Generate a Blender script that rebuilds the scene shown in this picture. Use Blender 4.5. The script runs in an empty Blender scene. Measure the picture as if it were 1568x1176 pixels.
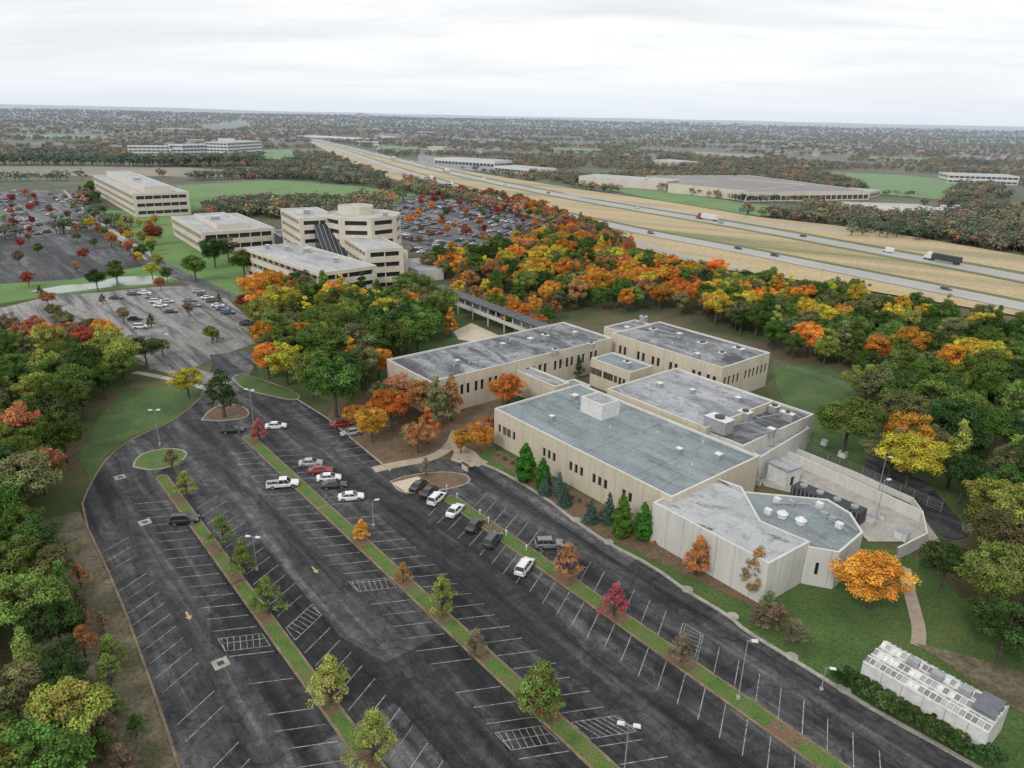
import bpy, math, random
import numpy as np
from mathutils import Vector, Matrix, noise as mnoise
random.seed(7); rng=np.random.default_rng(7)
D=bpy.data; SC=bpy.context.scene; COL=SC.collection
SC.view_settings.view_transform='Standard'; SC.view_settings.look='None'; SC.view_settings.exposure=0
# ------------------------------------------------------------------ camera / survey helper
CH=66.0; FPX=1087.0; PITCH=math.radians(20.5); ROLL=math.radians(1.25)
Fw=Vector((0,math.cos(PITCH),-math.sin(PITCH))); R0=Vector((1,0,0)); U0=R0.cross(Fw)
Rr=R0*math.cos(ROLL)+U0*math.sin(ROLL); Uu=Rr.cross(Fw)
cam=D.objects.new('camera',D.cameras.new('camera')); COL.objects.link(cam)
cam.matrix_world=Matrix(((Rr.x,Uu.x,-Fw.x,0),(Rr.y,Uu.y,-Fw.y,0),(Rr.z,Uu.z,-Fw.z,CH),(0,0,0,1)))
cam.data.sensor_width=36; cam.data.lens=36*FPX/1568; cam.data.clip_end=80000; cam.data.clip_start=1
SC.camera=cam
def P(u,v,h=0.0):
    """survey: photogrammetric position of a photographed point lying on the level z=h"""
    d=Fw+Rr*((u-784)/FPX)+Uu*((588-v)/FPX)
    t=(h-CH)/min(d.z,-0.0035)
    return Vector((d.x*t,d.y*t,h))
def G(u,v): return P(u,v,0).xy
A=(G(1470,1160)-G(740,715)).normalized(); B=Vector((-A.y,A.x)); 
ANG=math.atan2(A.y,A.x)
O=G(740,715)
def ST(p): q=Vector((p[0],p[1]))-O; return q.dot(A),q.dot(B)
def W(s,t): return O+A*s+B*t
# ------------------------------------------------------------------ materials
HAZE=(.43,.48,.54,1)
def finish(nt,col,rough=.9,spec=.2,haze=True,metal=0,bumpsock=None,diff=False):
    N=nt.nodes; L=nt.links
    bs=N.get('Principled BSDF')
    if haze:  # aerial haze painted into the base colour, paler with distance from the origin
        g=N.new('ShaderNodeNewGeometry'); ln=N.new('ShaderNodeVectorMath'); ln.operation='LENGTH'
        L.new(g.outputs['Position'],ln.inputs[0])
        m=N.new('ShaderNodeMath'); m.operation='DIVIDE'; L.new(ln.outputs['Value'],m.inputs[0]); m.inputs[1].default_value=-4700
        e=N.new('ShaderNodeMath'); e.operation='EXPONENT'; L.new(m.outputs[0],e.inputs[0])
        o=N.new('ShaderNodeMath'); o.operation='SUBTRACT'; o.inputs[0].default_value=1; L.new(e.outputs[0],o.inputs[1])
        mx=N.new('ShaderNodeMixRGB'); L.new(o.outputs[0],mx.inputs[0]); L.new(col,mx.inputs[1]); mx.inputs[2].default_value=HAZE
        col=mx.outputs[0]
    if diff:
        N.remove(bs); df=N.new('ShaderNodeBsdfDiffuse'); L.new(col,df.inputs[0]); L.new(df.outputs[0],N['Material Output'].inputs[0]); return
    L.new(col,bs.inputs['Base Color']); bs.inputs['Roughness'].default_value=rough
    bs.inputs['Specular IOR Level'].default_value=spec; bs.inputs['Metallic'].default_value=metal
    if bumpsock is not None:
        b=N.new('ShaderNodeBump'); b.inputs['Strength'].default_value=.4; b.inputs['Distance'].default_value=.1
        L.new(bumpsock,b.inputs['Height']); L.new(b.outputs[0],bs.inputs['Normal'])
def newmat(name):
    m=D.materials.new(name); m.use_nodes=True; return m,m.node_tree
def coords(nt,rot=0,scale=(1,1,1)):
    g=nt.nodes.new('ShaderNodeNewGeometry'); mp=nt.nodes.new('ShaderNodeMapping')
    r=nt.nodes.new('ShaderNodeMapping'); r.inputs['Rotation'].default_value=(0,0,rot)
    nt.links.new(g.outputs['Position'],r.inputs['Vector'])
    nt.links.new(r.outputs[0],mp.inputs['Vector']); mp.inputs['Scale'].default_value=scale
    return mp.outputs[0]
def noise(nt,co,scale,detail=4,rough=.55,dist=0):
    n=nt.nodes.new('ShaderNodeTexNoise'); n.inputs['Scale'].default_value=scale; n.inputs['Detail'].default_value=detail
    n.inputs['Roughness'].default_value=rough; n.inputs['Distortion'].default_value=dist
    nt.links.new(co,n.inputs['Vector']); return n.outputs['Fac']
def ramp(nt,fac,cols,lo=.3,hi=.7):
    r=nt.nodes.new('ShaderNodeValToRGB'); e=r.color_ramp.elements
    n=len(cols)
    while len(e)<n: e.new(.5)
    for i,c in enumerate(cols):
        e[i].position=lo+(hi-lo)*i/(n-1)
        e[i].color=(*c,1) if not isinstance(c,(int,float)) else (c,c,c,1)
    nt.links.new(fac,r.inputs[0]); return r.outputs[0]
def mixc(nt,fac,a,b,mode='MIX'):
    m=nt.nodes.new('ShaderNodeMixRGB'); m.blend_type=mode
    for i,x in enumerate((fac,a,b)):
        if isinstance(x,(int,float)): m.inputs[i].default_value=x if i==0 else (x,x,x,1)
        elif isinstance(x,tuple): m.inputs[i].default_value=(*x,1)
        else: nt.links.new(x,m.inputs[i])
    return m.outputs[0]
def surf(name,cols,scale=.2,rough=.9,fine=.2,fs=3,stretch=(1,1,1),rot=0,spec=.2,lo=.3,hi=.7,bump=False,leaf=None):
    m,nt=newmat(name); co=coords(nt,rot,stretch)
    c=ramp(nt,noise(nt,co,scale,5),cols,lo,hi)
    co2=coords(nt)
    f=noise(nt,co2,fs,5,.7)
    c=mixc(nt,1,c,ramp(nt,f,[1-fine*1.6,1+fine],.3,.7),'MULTIPLY')
    if leaf: c=mixc(nt,ramp(nt,noise(nt,co2,3.1,3,.85),[0.0,.8],.62,.68),c,leaf)
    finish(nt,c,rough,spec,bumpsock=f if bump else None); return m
def flat(name,c,rough=.6,spec=.3,metal=0):
    m,nt=newmat(name); co=coords(nt)
    cc=mixc(nt,1,tuple(c),ramp(nt,noise(nt,co,1.3,4),[.82,1.12],.3,.7),'MULTIPLY')
    finish(nt,cc,rough,spec,metal=metal); return m
def ground_mat():
    m,nt=newmat('terrain_ground'); co=coords(nt)
    near=ramp(nt,noise(nt,co,.05,6),[(.045,.06,.022),(.07,.09,.03),(.13,.10,.055),(.06,.08,.03)])
    near=mixc(nt,1,near,ramp(nt,noise(nt,co,2,5,.7),[.6,1.3]),'MULTIPLY')
    far=ramp(nt,noise(nt,co,.009,8,.70),[(.05,.07,.035),(.075,.095,.04),(.13,.105,.06),(.07,.10,.04),(.17,.13,.08),(.10,.15,.055),(.22,.18,.11)],.33,.66)
    v=nt.nodes.new('ShaderNodeTexVoronoi'); v.inputs['Scale'].default_value=.03; nt.links.new(co,v.inputs['Vector'])
    far=mixc(nt,.25,far,mixc(nt,1,far,v.outputs['Color'],'MULTIPLY'))
    g=nt.nodes.new('ShaderNodeNewGeometry'); ln=nt.nodes.new('ShaderNodeVectorMath'); ln.operation='LENGTH'; nt.links.new(g.outputs['Position'],ln.inputs[0])
    mr=nt.nodes.new('ShaderNodeMapRange'); nt.links.new(ln.outputs['Value'],mr.inputs[0]); mr.inputs[1].default_value=350; mr.inputs[2].default_value=700
    finish(nt,mixc(nt,mr.outputs[0],near,far),.95,.1,diff=True); return m
M_GROUND=ground_mat()
def asphalt(name,base,lite=.09,cr=.35,warm=1.0):
    m,nt=newmat(name); co=coords(nt,-ANG,(.08,1,1)); co1=coords(nt)
    b=base
    c=ramp(nt,noise(nt,co,.34,6,.66,.5),[(b*.35,b*.35,b*.37),(b*.8,b*.8,b*.84),(b*1.15,b*1.14,b*1.15),(lite,lite*.985,lite*.97)],.38,.64)
    if warm!=1: c=mixc(nt,1,c,(1.04,1.0,.93),'MULTIPLY')
    br=nt.nodes.new('ShaderNodeTexVoronoi'); br.inputs['Scale'].default_value=.08; br.distance='CHEBYCHEV'
    co3=coords(nt,-ANG,(.3,1,1)); nt.links.new(co3,br.inputs['Vector'])
    sep=nt.nodes.new('ShaderNodeSeparateColor'); nt.links.new(br.outputs['Color'],sep.inputs[0])
    c=mixc(nt,1,c,ramp(nt,sep.outputs[0],[.5,.9,1.1,1.5] if warm==1 else [.85,.95,1.05,1.1],.1,.9),'MULTIPLY')
    wr=nt.nodes.new('ShaderNodeVectorMath'); wr.operation='ADD'
    nz=nt.nodes.new('ShaderNodeTexNoise'); nz.inputs['Scale'].default_value=.3; nz.inputs['Detail'].default_value=4; nt.links.new(co1,nz.inputs['Vector'])
    scl=nt.nodes.new('ShaderNodeVectorMath'); scl.operation='SCALE'; scl.inputs['Scale'].default_value=5; nt.links.new(nz.outputs['Color'],scl.inputs[0])
    nt.links.new(co1,wr.inputs[0]); nt.links.new(scl.outputs[0],wr.inputs[1])
    for sc,w in ((.09,.008),(.22,.008)):
        v=nt.nodes.new('ShaderNodeTexVoronoi'); v.feature='DISTANCE_TO_EDGE'; v.inputs['Scale'].default_value=sc
        nt.links.new(wr.outputs[0],v.inputs['Vector'])
        c=mixc(nt,1,c,ramp(nt,v.outputs['Distance'],[1-cr,1],w,w*3),'MULTIPLY')
    c=mixc(nt,1,c,ramp(nt,noise(nt,co1,.45,6,.78,.6),[.5,1,1.6] if warm==1 else [.75,1,1.2],.34,.66),'MULTIPLY')
    c=mixc(nt,1,c,ramp(nt,noise(nt,co1,6,3,.8),[.6,1.4],.3,.7),'MULTIPLY')
    lf=ramp(nt,noise(nt,co1,2.6,3,.9),[0.0,1.0],.69,.72)
    c=mixc(nt,lf,c,(.24,.19,.12))
    finish(nt,c,.85,.2); return m
M_ASPH=asphalt('asphalt_dark',.05,lite=.105)
M_ASPH2=asphalt('asphalt_grey',.225,lite=.26,cr=.2,warm=.9)
M_ASPH3=asphalt('asphalt_mid',.095,lite=.13,cr=.2)
M_HWY=surf('highway_concrete',[(.32,.315,.30),(.42,.41,.39)],.02,fine=.1)
M_CONC=surf('concrete',[(.32,.30,.27),(.45,.43,.39)],.5,fine=.15)
M_PAVE=surf('tan_paving',[(.34,.27,.20),(.46,.38,.30)],.5,fine=.15)
M_KERB=surf('kerb_concrete',[(.26,.245,.21),(.42,.39,.34)],.6,fine=.2)
M_KERBT=surf('kerb_tan',[(.15,.11,.07),(.28,.21,.14)],.5,fine=.25)
LF=(.17,.10,.05)
M_LAWN=surf('lawn_grass',[(.045,.08,.02),(.06,.115,.025),(.09,.14,.035),(.13,.11,.05)],.12,fine=.35,fs=2.5,lo=.3,hi=.82,leaf=LF)
M_LAWNB=surf('bright_lawn_grass',[(.08,.15,.03),(.11,.22,.04),(.14,.21,.05)],.03,fine=.2,fs=1)
M_ISL=surf('island_grass',[(.06,.12,.022),(.09,.16,.03),(.13,.15,.05),(.15,.11,.06)],.35,fine=.35,fs=4,lo=.3,hi=.8,leaf=(.2,.14,.08))
M_MULCH=surf('mulch_leaves',[(.11,.065,.045),(.20,.12,.075),(.14,.11,.06),(.09,.10,.035)],.5,fine=.4,fs=4,leaf=(.3,.14,.06))
M_DIRT=surf('dry_verge',[(.07,.08,.03),(.12,.105,.06),(.20,.165,.11),(.08,.09,.035)],.15,fine=.35,fs=2,leaf=LF)
M_TAN=surf('dry_grass',[(.18,.19,.07),(.40,.31,.15),(.48,.37,.20),(.36,.29,.15),(.16,.19,.07)],.02,fine=.2,fs=.6,stretch=(.12,1,1),rot=math.radians(32))
M_FIELD=surf('brown_field',[(.18,.16,.10),(.27,.22,.15)],.01,fine=.2,fs=.2)
M_SAND=surf('sand',[(.50,.43,.32),(.60,.53,.41)],.3,fine=.1)
M_WATER=flat('pond_water',(.18,.23,.18),.15,.5)
def linemat():
    m,nt=newmat('line_paint'); co=coords(nt)
    c=mixc(nt,ramp(nt,noise(nt,co,1.4,5,.85),[0.0,1.0],.38,.62),(.42,.41,.385),(.10,.10,.098)); finish(nt,c,.8,.2); return m
M_LINE=linemat()
M_YEL=flat('yellow_paint',(.45,.33,.15),.8)
def roofmat(name,c0,c1,dark,seam=.55,brs=1.0,amount=(.45,.68),am2=(.52,.62),k2=.6,k1=.92):
    m,nt=newmat(name); co=coords(nt,-ANG)
    c=ramp(nt,noise(nt,co,.12,6,.6),[c0,c1])
    co2=coords(nt,-ANG,(.3,1,1))
    c=mixc(nt,ramp(nt,noise(nt,co2,.13,8,.70,1.0),[0.0,k1],*amount),c,dark)
    c=mixc(nt,ramp(nt,noise(nt,co,.45,6,.7,.5),[0.0,k2],*am2),c,dark)
    b=nt.nodes.new('ShaderNodeTexBrick'); nt.links.new(co,b.inputs['Vector']); b.inputs['Scale'].default_value=1
    b.inputs['Brick Width'].default_value=14*brs; b.inputs['Row Height'].default_value=2.6*brs; b.inputs['Mortar Size'].default_value=.07
    b.inputs['Color1'].default_value=(1,1,1,1); b.inputs['Color2'].default_value=(.84,.85,.86,1); b.inputs['Mortar'].default_value=(seam,)*3+(1,)
    c=mixc(nt,1,c,b.outputs['Color'],'MULTIPLY')
    c=mixc(nt,1,c,ramp(nt,noise(nt,co,2.5,5,.75),[.75,1.18],.3,.7),'MULTIPLY')
    finish(nt,c,.75,.25); return m
M_ROOFB=roofmat('roof_membrane_bluegrey',(.21,.25,.265),(.29,.33,.34),(.10,.115,.12),.72,amount=(.50,.74),k2=.35)
M_ROOFS=roofmat('roof_membrane_stained',(.27,.285,.30),(.38,.39,.40),(.045,.047,.05),.72,amount=(.42,.60),k2=.65)
M_ROOFL=roofmat('roof_membrane_light',(.33,.34,.36),(.44,.45,.465),(.12,.125,.13),.75,amount=(.48,.66))
M_ROOFP=roofmat('roof_membrane_pale',(.38,.395,.40),(.48,.49,.49),(.07,.072,.075),.82,amount=(.53,.60),k2=.3)
M_ROOFO=roofmat('office_roof',(.40,.40,.40),(.52,.52,.51),(.24,.24,.24),.85,amount=(.50,.72))
M_ROOFBR=roofmat('roof_brown',(.23,.195,.185),(.29,.255,.24),(.16,.14,.13),.8,4)
def wallmat(name,c0,c1):
    m,nt=newmat(name); co=coords(nt,0,(1,1,.25))
    c=ramp(nt,noise(nt,co,.25,4),[c0,c1])
    c=mixc(nt,1,c,ramp(nt,noise(nt,coords(nt,0,(1,1,.12)),1.6,5,.7),[.86,1.0,1.05],.3,.7),'MULTIPLY')
    finish(nt,c,.85,.15); return m
M_WALL=wallmat('precast_wall',(.51,.455,.355),(.60,.54,.435))
M_WALLW=wallmat('pale_wall',(.53,.525,.49),(.64,.635,.60))
M_WALLO=wallmat('office_wall',(.58,.52,.42),(.66,.60,.50))
M_WALLD=surf('wall_joint',[(.30,.27,.22),(.36,.33,.27)],.3)
M_GLASS=flat('dark_glass',(.012,.015,.02),.15,.3)
M_WHITE=flat('white_metal',(.66,.66,.65),.5)
M_OFFW=flat('town_wall',(.48,.47,.45),.7)
M_GREYM=flat('grey_metal',(.30,.31,.32),.5,.4)
M_DARKM=flat('dark_metal',(.035,.037,.04),.5)
M_BARK=surf('bark',[(.06,.045,.035),(.12,.095,.075)],2)
def leafmat(name,huev=.018,col=None):
    m,nt=newmat(name); N=nt.nodes; L=nt.links
    oi=N.new('ShaderNodeObjectInfo'); at=N.new('ShaderNodeAttribute'); at.attribute_name='tint'
    c=mixc(nt,1,oi.outputs['Color'] if col is None else col,at.outputs['Color'],'MULTIPLY')
    h=N.new('ShaderNodeHueSaturation'); L.new(c,h.inputs['Color'])
    mr=N.new('ShaderNodeMapRange'); L.new(oi.outputs['Random'],mr.inputs[0]); mr.inputs[3].default_value=.5-huev; mr.inputs[4].default_value=.5+huev
    L.new(mr.outputs[0],h.inputs['Hue'])
    ml=N.new('ShaderNodeMath'); ml.operation='MULTIPLY'; L.new(oi.outputs['Random'],ml.inputs[0]); ml.inputs[1].default_value=7.13
    fr=N.new('ShaderNodeMath'); fr.operation='FRACT'; L.new(ml.outputs[0],fr.inputs[0])
    mv=N.new('ShaderNodeMapRange'); L.new(fr.outputs[0],mv.inputs[0]); mv.inputs[3].default_value=.78; mv.inputs[4].default_value=1.28
    L.new(mv.outputs[0],h.inputs['Value'])
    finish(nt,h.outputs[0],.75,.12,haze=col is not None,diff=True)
    return m
M_LEAF=leafmat('foliage')
# ------------------------------------------------------------------ mesh builder
class MB:
    def __init__(s): s.v=[]; s.f=[]; s.m=[]
    def face(s,pts,mi=0):
        n=len(s.v); s.v+= [tuple(p) for p in pts]; s.f.append(tuple(range(n,n+len(pts)))); s.m.append(mi)
    def prism(s,poly,z0,z1,mi=0,top=None,bottom=False):
        n=len(poly)
        for i in range(n):
            a=poly[i]; b=poly[(i+1)%n]; s.face([(a[0],a[1],z0),(b[0],b[1],z0),(b[0],b[1],z1),(a[0],a[1],z1)],mi)
        s.face([(p[0],p[1],z1) for p in poly],mi if top is None else top)
        if bottom: s.face([(p[0],p[1],z0) for p in reversed(poly)],mi)
    def box(s,c,size,mi=0,ang=0,z0=None,taper=1):
        cx,cy=c[0],c[1]; w,d,h=size; zb=c[2] if z0 is None else z0
        ca,sa=math.cos(ang),math.sin(ang)
        def q(x,y,k): x*=k;y*=k; return (cx+x*ca-y*sa,cy+x*sa+y*ca)
        b=[q(-w/2,-d/2,1),q(w/2,-d/2,1),q(w/2,d/2,1),q(-w/2,d/2,1)]
        t=[q(-w/2,-d/2,taper),q(w/2,-d/2,taper),q(w/2,d/2,taper),q(-w/2,d/2,taper)]
        for i in range(4):
            j=(i+1)%4; s.face([(*b[i],zb),(*b[j],zb),(*t[j],zb+h),(*t[i],zb+h)],mi)
        s.face([(*p,zb+h) for p in t],mi); s.face([(*p,zb) for p in reversed(b)],mi)
    def tube(s,p0,p1,r0,r1,n=6,mi=0,cap=True):
        p0=Vector(p0);p1=Vector(p1); d=(p1-p0).normalized(); x=d.orthogonal().normalized(); y=d.cross(x)
        a=[p0+(x*math.cos(2*math.pi*i/n)+y*math.sin(2*math.pi*i/n))*r0 for i in range(n)]
        b=[p1+(x*math.cos(2*math.pi*i/n)+y*math.sin(2*math.pi*i/n))*r1 for i in range(n)]
        for i in range(n): j=(i+1)%n; s.face([a[i],a[j],b[j],b[i]],mi)
        if cap: s.face(b,mi); s.face(a[::-1],mi)
    def mesh(s,name,mats):
        me=D.meshes.new(name); me.from_pydata(s.v,[],s.f)
        for m in mats: me.materials.append(m)
        me.polygons.foreach_set('material_index',s.m); me.update(); return me
    def obj(s,name,mats,parent=None):
        o=D.objects.new(name,s.mesh(name,mats)); COL.objects.link(o)
        if parent: o.parent=parent
        return o
def empty(name):
    o=D.objects.new(name,None); COL.objects.link(o); return o
ZC=[0.004]
def sheet(name,pts,mat,z=None,px=True):
    if z is None: ZC[0]+=.004; z=ZC[0]
    w=[G(*p) for p in pts] if px else pts
    b=MB(); b.face([(p[0],p[1],z) for p in w]); o=b.obj(name,[mat])
    return w
def smooth(pts,n=3):
    p=[Vector(q) for q in pts]
    for _ in range(n):
        o=[p[0]]
        for i in range(len(p)-1): o+= [p[i]*.75+p[i+1]*.25,p[i]*.25+p[i+1]*.75]
        o.append(p[-1]); p=o
    return p
def offs(line,d):
    out=[]
    for i,p in enumerate(line):
        a=line[max(0,i-1)]; b=line[min(len(line)-1,i+1)]; t=(b-a).normalized(); out.append(p+Vector((-t.y,t.x))*d)
    return out
def ribbon(mb,line,w,z,mi=0,h=0,off=0):
    l=offs(line,off+w/2); r=offs(line,off-w/2)
    for i in range(len(line)-1):
        mb.face([(*r[i],z+h),(*r[i+1],z+h),(*l[i+1],z+h),(*l[i],z+h)],mi)
        if h>0:
            mb.face([(*r[i],0),(*r[i+1],0),(*r[i+1],z+h),(*r[i],z+h)],mi)
            mb.face([(*l[i+1],0),(*l[i],0),(*l[i],z+h),(*l[i+1],z+h)],mi)
def path(name,pts,w,mat,h=0,sm=2,px=True,z=None):
    if z is None: ZC[0]+=.004; z=ZC[0]
    line=smooth([G(*p) if px else Vector(p) for p in pts],sm) if sm else [G(*p) for p in pts]
    b=MB(); ribbon(b,line,w,z,0,h); b.obj(name,[mat]); return line
def pip(p,poly):
    x,y=p[0],p[1]; c=False; n=len(poly); j=n-1
    for i in range(n):
        xi,yi=poly[i]; xj,yj=poly[j]
        if (yi>y)!=(yj>y) and x<(xj-xi)*(y-yi)/(yj-yi)+xi: c=not c
        j=i
    return c
# ------------------------------------------------------------------ terrain
NA=240; radii=[0,60,160,400,900,1600,2400,3000,3600,4300,5200,6200,7500,9000,11000,13500,17000,21000,27000,40000]
def tz(x,y):
    r=math.hypot(x,y)
    if r<=2600: return 0
    k=min(1,(r-2600)/6000); rise=min(1,(r-2600)/13000)**1.3*115
    return k*(16*mnoise.noise(Vector((x/1500,y/1500,3)))+34*mnoise.noise(Vector((x/4500,y/4500,9))))+rise-2*k
tv=[(0,0,0)]
for r in radii[1:]:
    for i in range(NA):
        a=2*math.pi*i/NA; x=r*math.cos(a); y=r*math.sin(a); tv.append((x,y,tz(x,y)))
tf=[(0,1+i,1+(i+1)%NA) for i in range(NA)]
for k in range(len(radii)-2):
    for i in range(NA):
        a=1+k*NA; b=1+(k+1)*NA; j=(i+1)%NA; tf.append((a+i,b+i,b+j,a+j))
me=D.meshes.new('ground'); me.from_pydata(tv,[],tf); me.materials.append(M_GROUND)
for p in me.polygons: p.use_smooth=True
COL.objects.link(D.objects.new('ground',me))
# ------------------------------------------------------------------ far ground areas
EXC=[]
z=.1
def farsheet(name,pts,mat,exc=True):
    global z; z+=.03; w=sheet(name,pts,mat,z)
    if exc: EXC.append([tuple(p) for p in w])
    return w
farsheet('field',[(-60,252),(200,252),(330,259),(545,262),(548,269),(300,271),(-60,268)],M_FIELD)
farsheet('lawn',[(270,284),(420,276),(560,286),(640,298),(600,315),(400,310),(285,324)],M_LAWNB)
farsheet('lawn',[(404,230),(445,228),(455,248),(405,251)],M_LAWNB)
farsheet('lawn',[(905,286),(1010,292),(1140,311),(1200,318),(1290,330),(1160,331),(1010,307)],M_LAWNB)
farsheet('field',[(1262,264),(1360,267),(1478,277),(1440,306),(1345,297)],M_LAWNB)
farsheet('pavement',[(1268,315),(1475,318),(1485,327),(1440,332),(1290,324)],M_CONC)
farsheet('pavement',[(640,236),(830,262),(810,270),(640,254)],M_ASPH2)
for pts,m_ in [([(20,206),(150,208),(140,213),(10,211)],M_LAWNB),([(300,196),(375,190),(390,197),(330,203)],M_FIELD),([(840,226),(930,229),(920,236),(845,233)],M_LAWNB),([(1060,232),(1180,238),(1150,246),(1060,240)],M_FIELD),([(700,213),(770,214),(760,218),(700,217)],M_FIELD),([(1330,240),(1440,243),(1420,249),(1330,246)],M_LAWNB),([(560,222),(640,226),(650,233),(600,232)],M_LAWNB)]:
    farsheet('field',pts,m_)
verge=farsheet('highway_verge',[(478,212),(560,232),(700,260),(870,288),(1010,308),(1160,333),(1330,352),(1568,393),(1750,430),(1750,530),(1568,487),(1300,442),(1080,410),(930,368),(820,335),(700,300),(600,275),(530,247),(470,216)],M_TAN)
z+=.03
hw_far=[(478,213),(520,222),(600,243),(700,268),(870,303),(1010,327),(1150,350),(1310,380),(1440,404),(1568,428),(1760,466)]
hw_near=[(470,215),(520,229),(600,258),(700,287),(820,321),(970,354),(1100,378),(1270,412),(1447,447),(1568,472),(1760,512)]
ramp_=[(860,297),(940,309),(1040,326),(1150,341),(1230,350),(1310,356)]
ramp2=[(850,326),(905,345),(960,366),(1020,387),(1075,402),(1140,414)]
M_GREENV=surf('verge_grass',[(.08,.11,.035),(.15,.16,.055)],.02,fine=.2)
def hline(pts): return smooth([G(*p) for p in pts],3)
hf=hline(hw_far); hn=hline(hw_near)
def ribobj(name,line,w,mat,zz,off=0):
    b=MB(); ribbon(b,line,w,zz,0,0,off); return b.obj(name,[mat])
ribobj('verge_swale',hf,5,M_GREENV,z,-11); ribobj('verge_swale',hn,5,M_GREENV,z+.01,11); ribobj('verge_swale',hf,7,M_GREENV,z+.02,13)
ribobj('highway',hf,14.5,M_HWY,z+.05); ribobj('highway',hn,14.5,M_HWY,z+.05)
ribobj('highway_ramp',hline(ramp_),7,M_HWY,z+.07); ribobj('highway_ramp',hline(ramp2),7,M_HWY,z+.07)
lb=MB()
for L_ in (hf,hn):
    for o_ in (-5,5): ribbon(lb,L_,.35,z+.09,0,0,o_)
lb.obj('highway_edge_line',[flat('far_paint',(.7,.7,.65))])
gb=MB()
for L_,o_ in ((hf,9),(hn,-9)):
    l=offs(L_,o_)
    for i in range(len(l)-1):
        gb.face([(*l[i],.5),(*l[i+1],.5),(*l[i+1],.85),(*l[i],.85)])
gb.obj('guard_rail',[M_GREYM])
lotN=sheet('car_park_road',[(592,318),(625,300),(700,303),(790,318),(850,352),(842,380),(800,402),(700,402),(625,385)],M_ASPH3)
lotW=sheet('car_park_road',[(-80,296),(60,291),(110,305),(140,330),(150,350),(60,362),(-80,372)],M_ASPH3)
lotV=sheet('car_park_road',[(-80,378),(60,362),(160,352),(215,385),(235,405),(110,428),(-80,440)],M_ASPH)
lotG=sheet('car_park_road',[(-80,480),(0,472),(80,453),(160,447),(230,440),(300,437),(345,455),(395,500),(392,525),(330,548),(300,562),(230,566),(210,548),(185,520),(150,500),(60,498),(-80,520)],M_ASPH2)
sheet('lawn',[(140,322),(270,322),(300,350),(372,400),(400,440),(395,470),(350,450),(305,432),(235,402),(215,380),(160,345)],M_LAWNB)
sheet('lawn',[(-80,440),(110,428),(235,405),(290,430),(160,445),(80,452),(-80,478)],M_LAWNB)
sheet('lawn',[(395,500),(350,455),(420,440),(600,450),(700,470),(760,520),(600,560),(560,640),(470,600),(400,580),(385,540)],M_LAWN)
sheet('pond',[(45,446),(95,437),(140,434),(180,424),(235,422),(262,425),(245,434),(190,437),(140,443),(90,449)],M_WATER)
path('road',[(92,290),(120,312),(165,345),(205,376),(245,408),(300,432),(350,455)],8,M_ASPH3)
path('footpath',[(135,318),(160,345),(200,372),(240,395)],2.5,M_CONC)
path('footpath',[(98,292),(130,322),(185,368),(225,398)],1.5,M_CONC)
EX_MID=[lotN,lotW,lotV,lotG]
# ------------------------------------------------------------------ main car park
kerbR=[(700,703),(745,712),(790,735),(838,765),(880,798),(930,832),(1000,868),(1050,905),(1118,945),(1140,966),(1210,1008),(1290,1058),(1345,1092),(1470,1160),(1640,1262)]
kerbL=[(322,592),(300,618),(262,648),(205,670),(165,700),(138,742),(122,783),(180,905),(230,1042),(275,1176),(340,1400)]
topE=[(345,585),(400,600),(455,612),(500,640),(560,690),(598,722),(640,706)]
loop=smooth([G(*p) for p in reversed(kerbL)],1)+[G(*p) for p in topE]+smooth([G(*p) for p in kerbR],1)+[G(1750,1400)]
sheet('car_park_asphalt',loop,M_ASPH,px=False); ZL=ZC[0]
EX_MID.append(loop)
path('road',[(325,605),(345,580),(360,560),(352,540)],11,M_ASPH3)
path('road',[(350,588),(300,575),(262,563),(230,552)],7,M_ASPH2)
path('footpath',[(205,570),(250,578),(300,590),(318,596)],2.0,M_CONC)
sheet('lawn',[(140,740),(120,700),(150,640),(190,600),(260,590),(312,596),(298,617),(262,646),(205,667),(160,700)],M_LAWN)
lawnR=[(700,690),(757,660),(1000,760),(1180,850),(1290,820),(1420,860),(1500,950),(1700,1100),(1700,1290),(1640,1262)]+list(reversed(kerbR[:-1]))
sheet('lawn',lawnR,M_LAWN)
sheet('lawn',[(1183,560),(1270,560),(1330,620),(1420,690),(1520,790),(1450,830),(1300,760),(1150,690),(1220,640),(1190,600)],M_LAWN)
sheet('mulch_bed',[(560,690),(500,640),(520,610),(590,590),(700,600),(770,600),(765,650),(757,690),(700,690),(640,703),(598,720)],M_MULCH)
sheet('dry_verge',[(122,783),(180,905),(230,1042),(275,1176),(340,1400),(-100,1400),(-60,1176),(60,960),(60,800)],M_DIRT)
sheet('mulch_bed',[(752,700),(765,690),(1000,815),(1180,905),(1165,935),(1060,885),(900,810)],M_MULCH)
KR=smooth([G(*p) for p in kerbR],1); KL=smooth([G(*p) for p in kerbL],1)
kb=MB(); ribbon(kb,KR,.6,0,0,.19); kb.obj('kerb',[M_KERB])
kb=MB(); ribbon(kb,KL,.35,0,0,.19); kb.obj('kerb',[M_KERBT])
kb=MB(); ribbon(kb,[G(*p) for p in [(455,612),(500,640),(560,690),(598,722)]],.3,0,0,.19); kb.obj('kerb',[M_KERB])
b=MB()
for i,(u,v) in enumerate([(790,735),(880,798),(930,832),(1050,905),(1120,946),(1210,1008),(1290,1058)]):
    p=G(u,v); n_=10; b.prism([(p.x+.85*math.cos(6.283*k/n_)+B.x*.35,p.y+.85*math.sin(6.283*k/n_)+B.y*.35) for k in range(n_)],0,.2)
b.obj('kerb_apron',[M_KERB])
path('footpath',[(572,720),(610,711),(660,703),(690,685),(700,660)],2.6,M_PAVE)
path('footpath',[(698,682),(716,700),(740,712)],3.0,M_PAVE)
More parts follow.
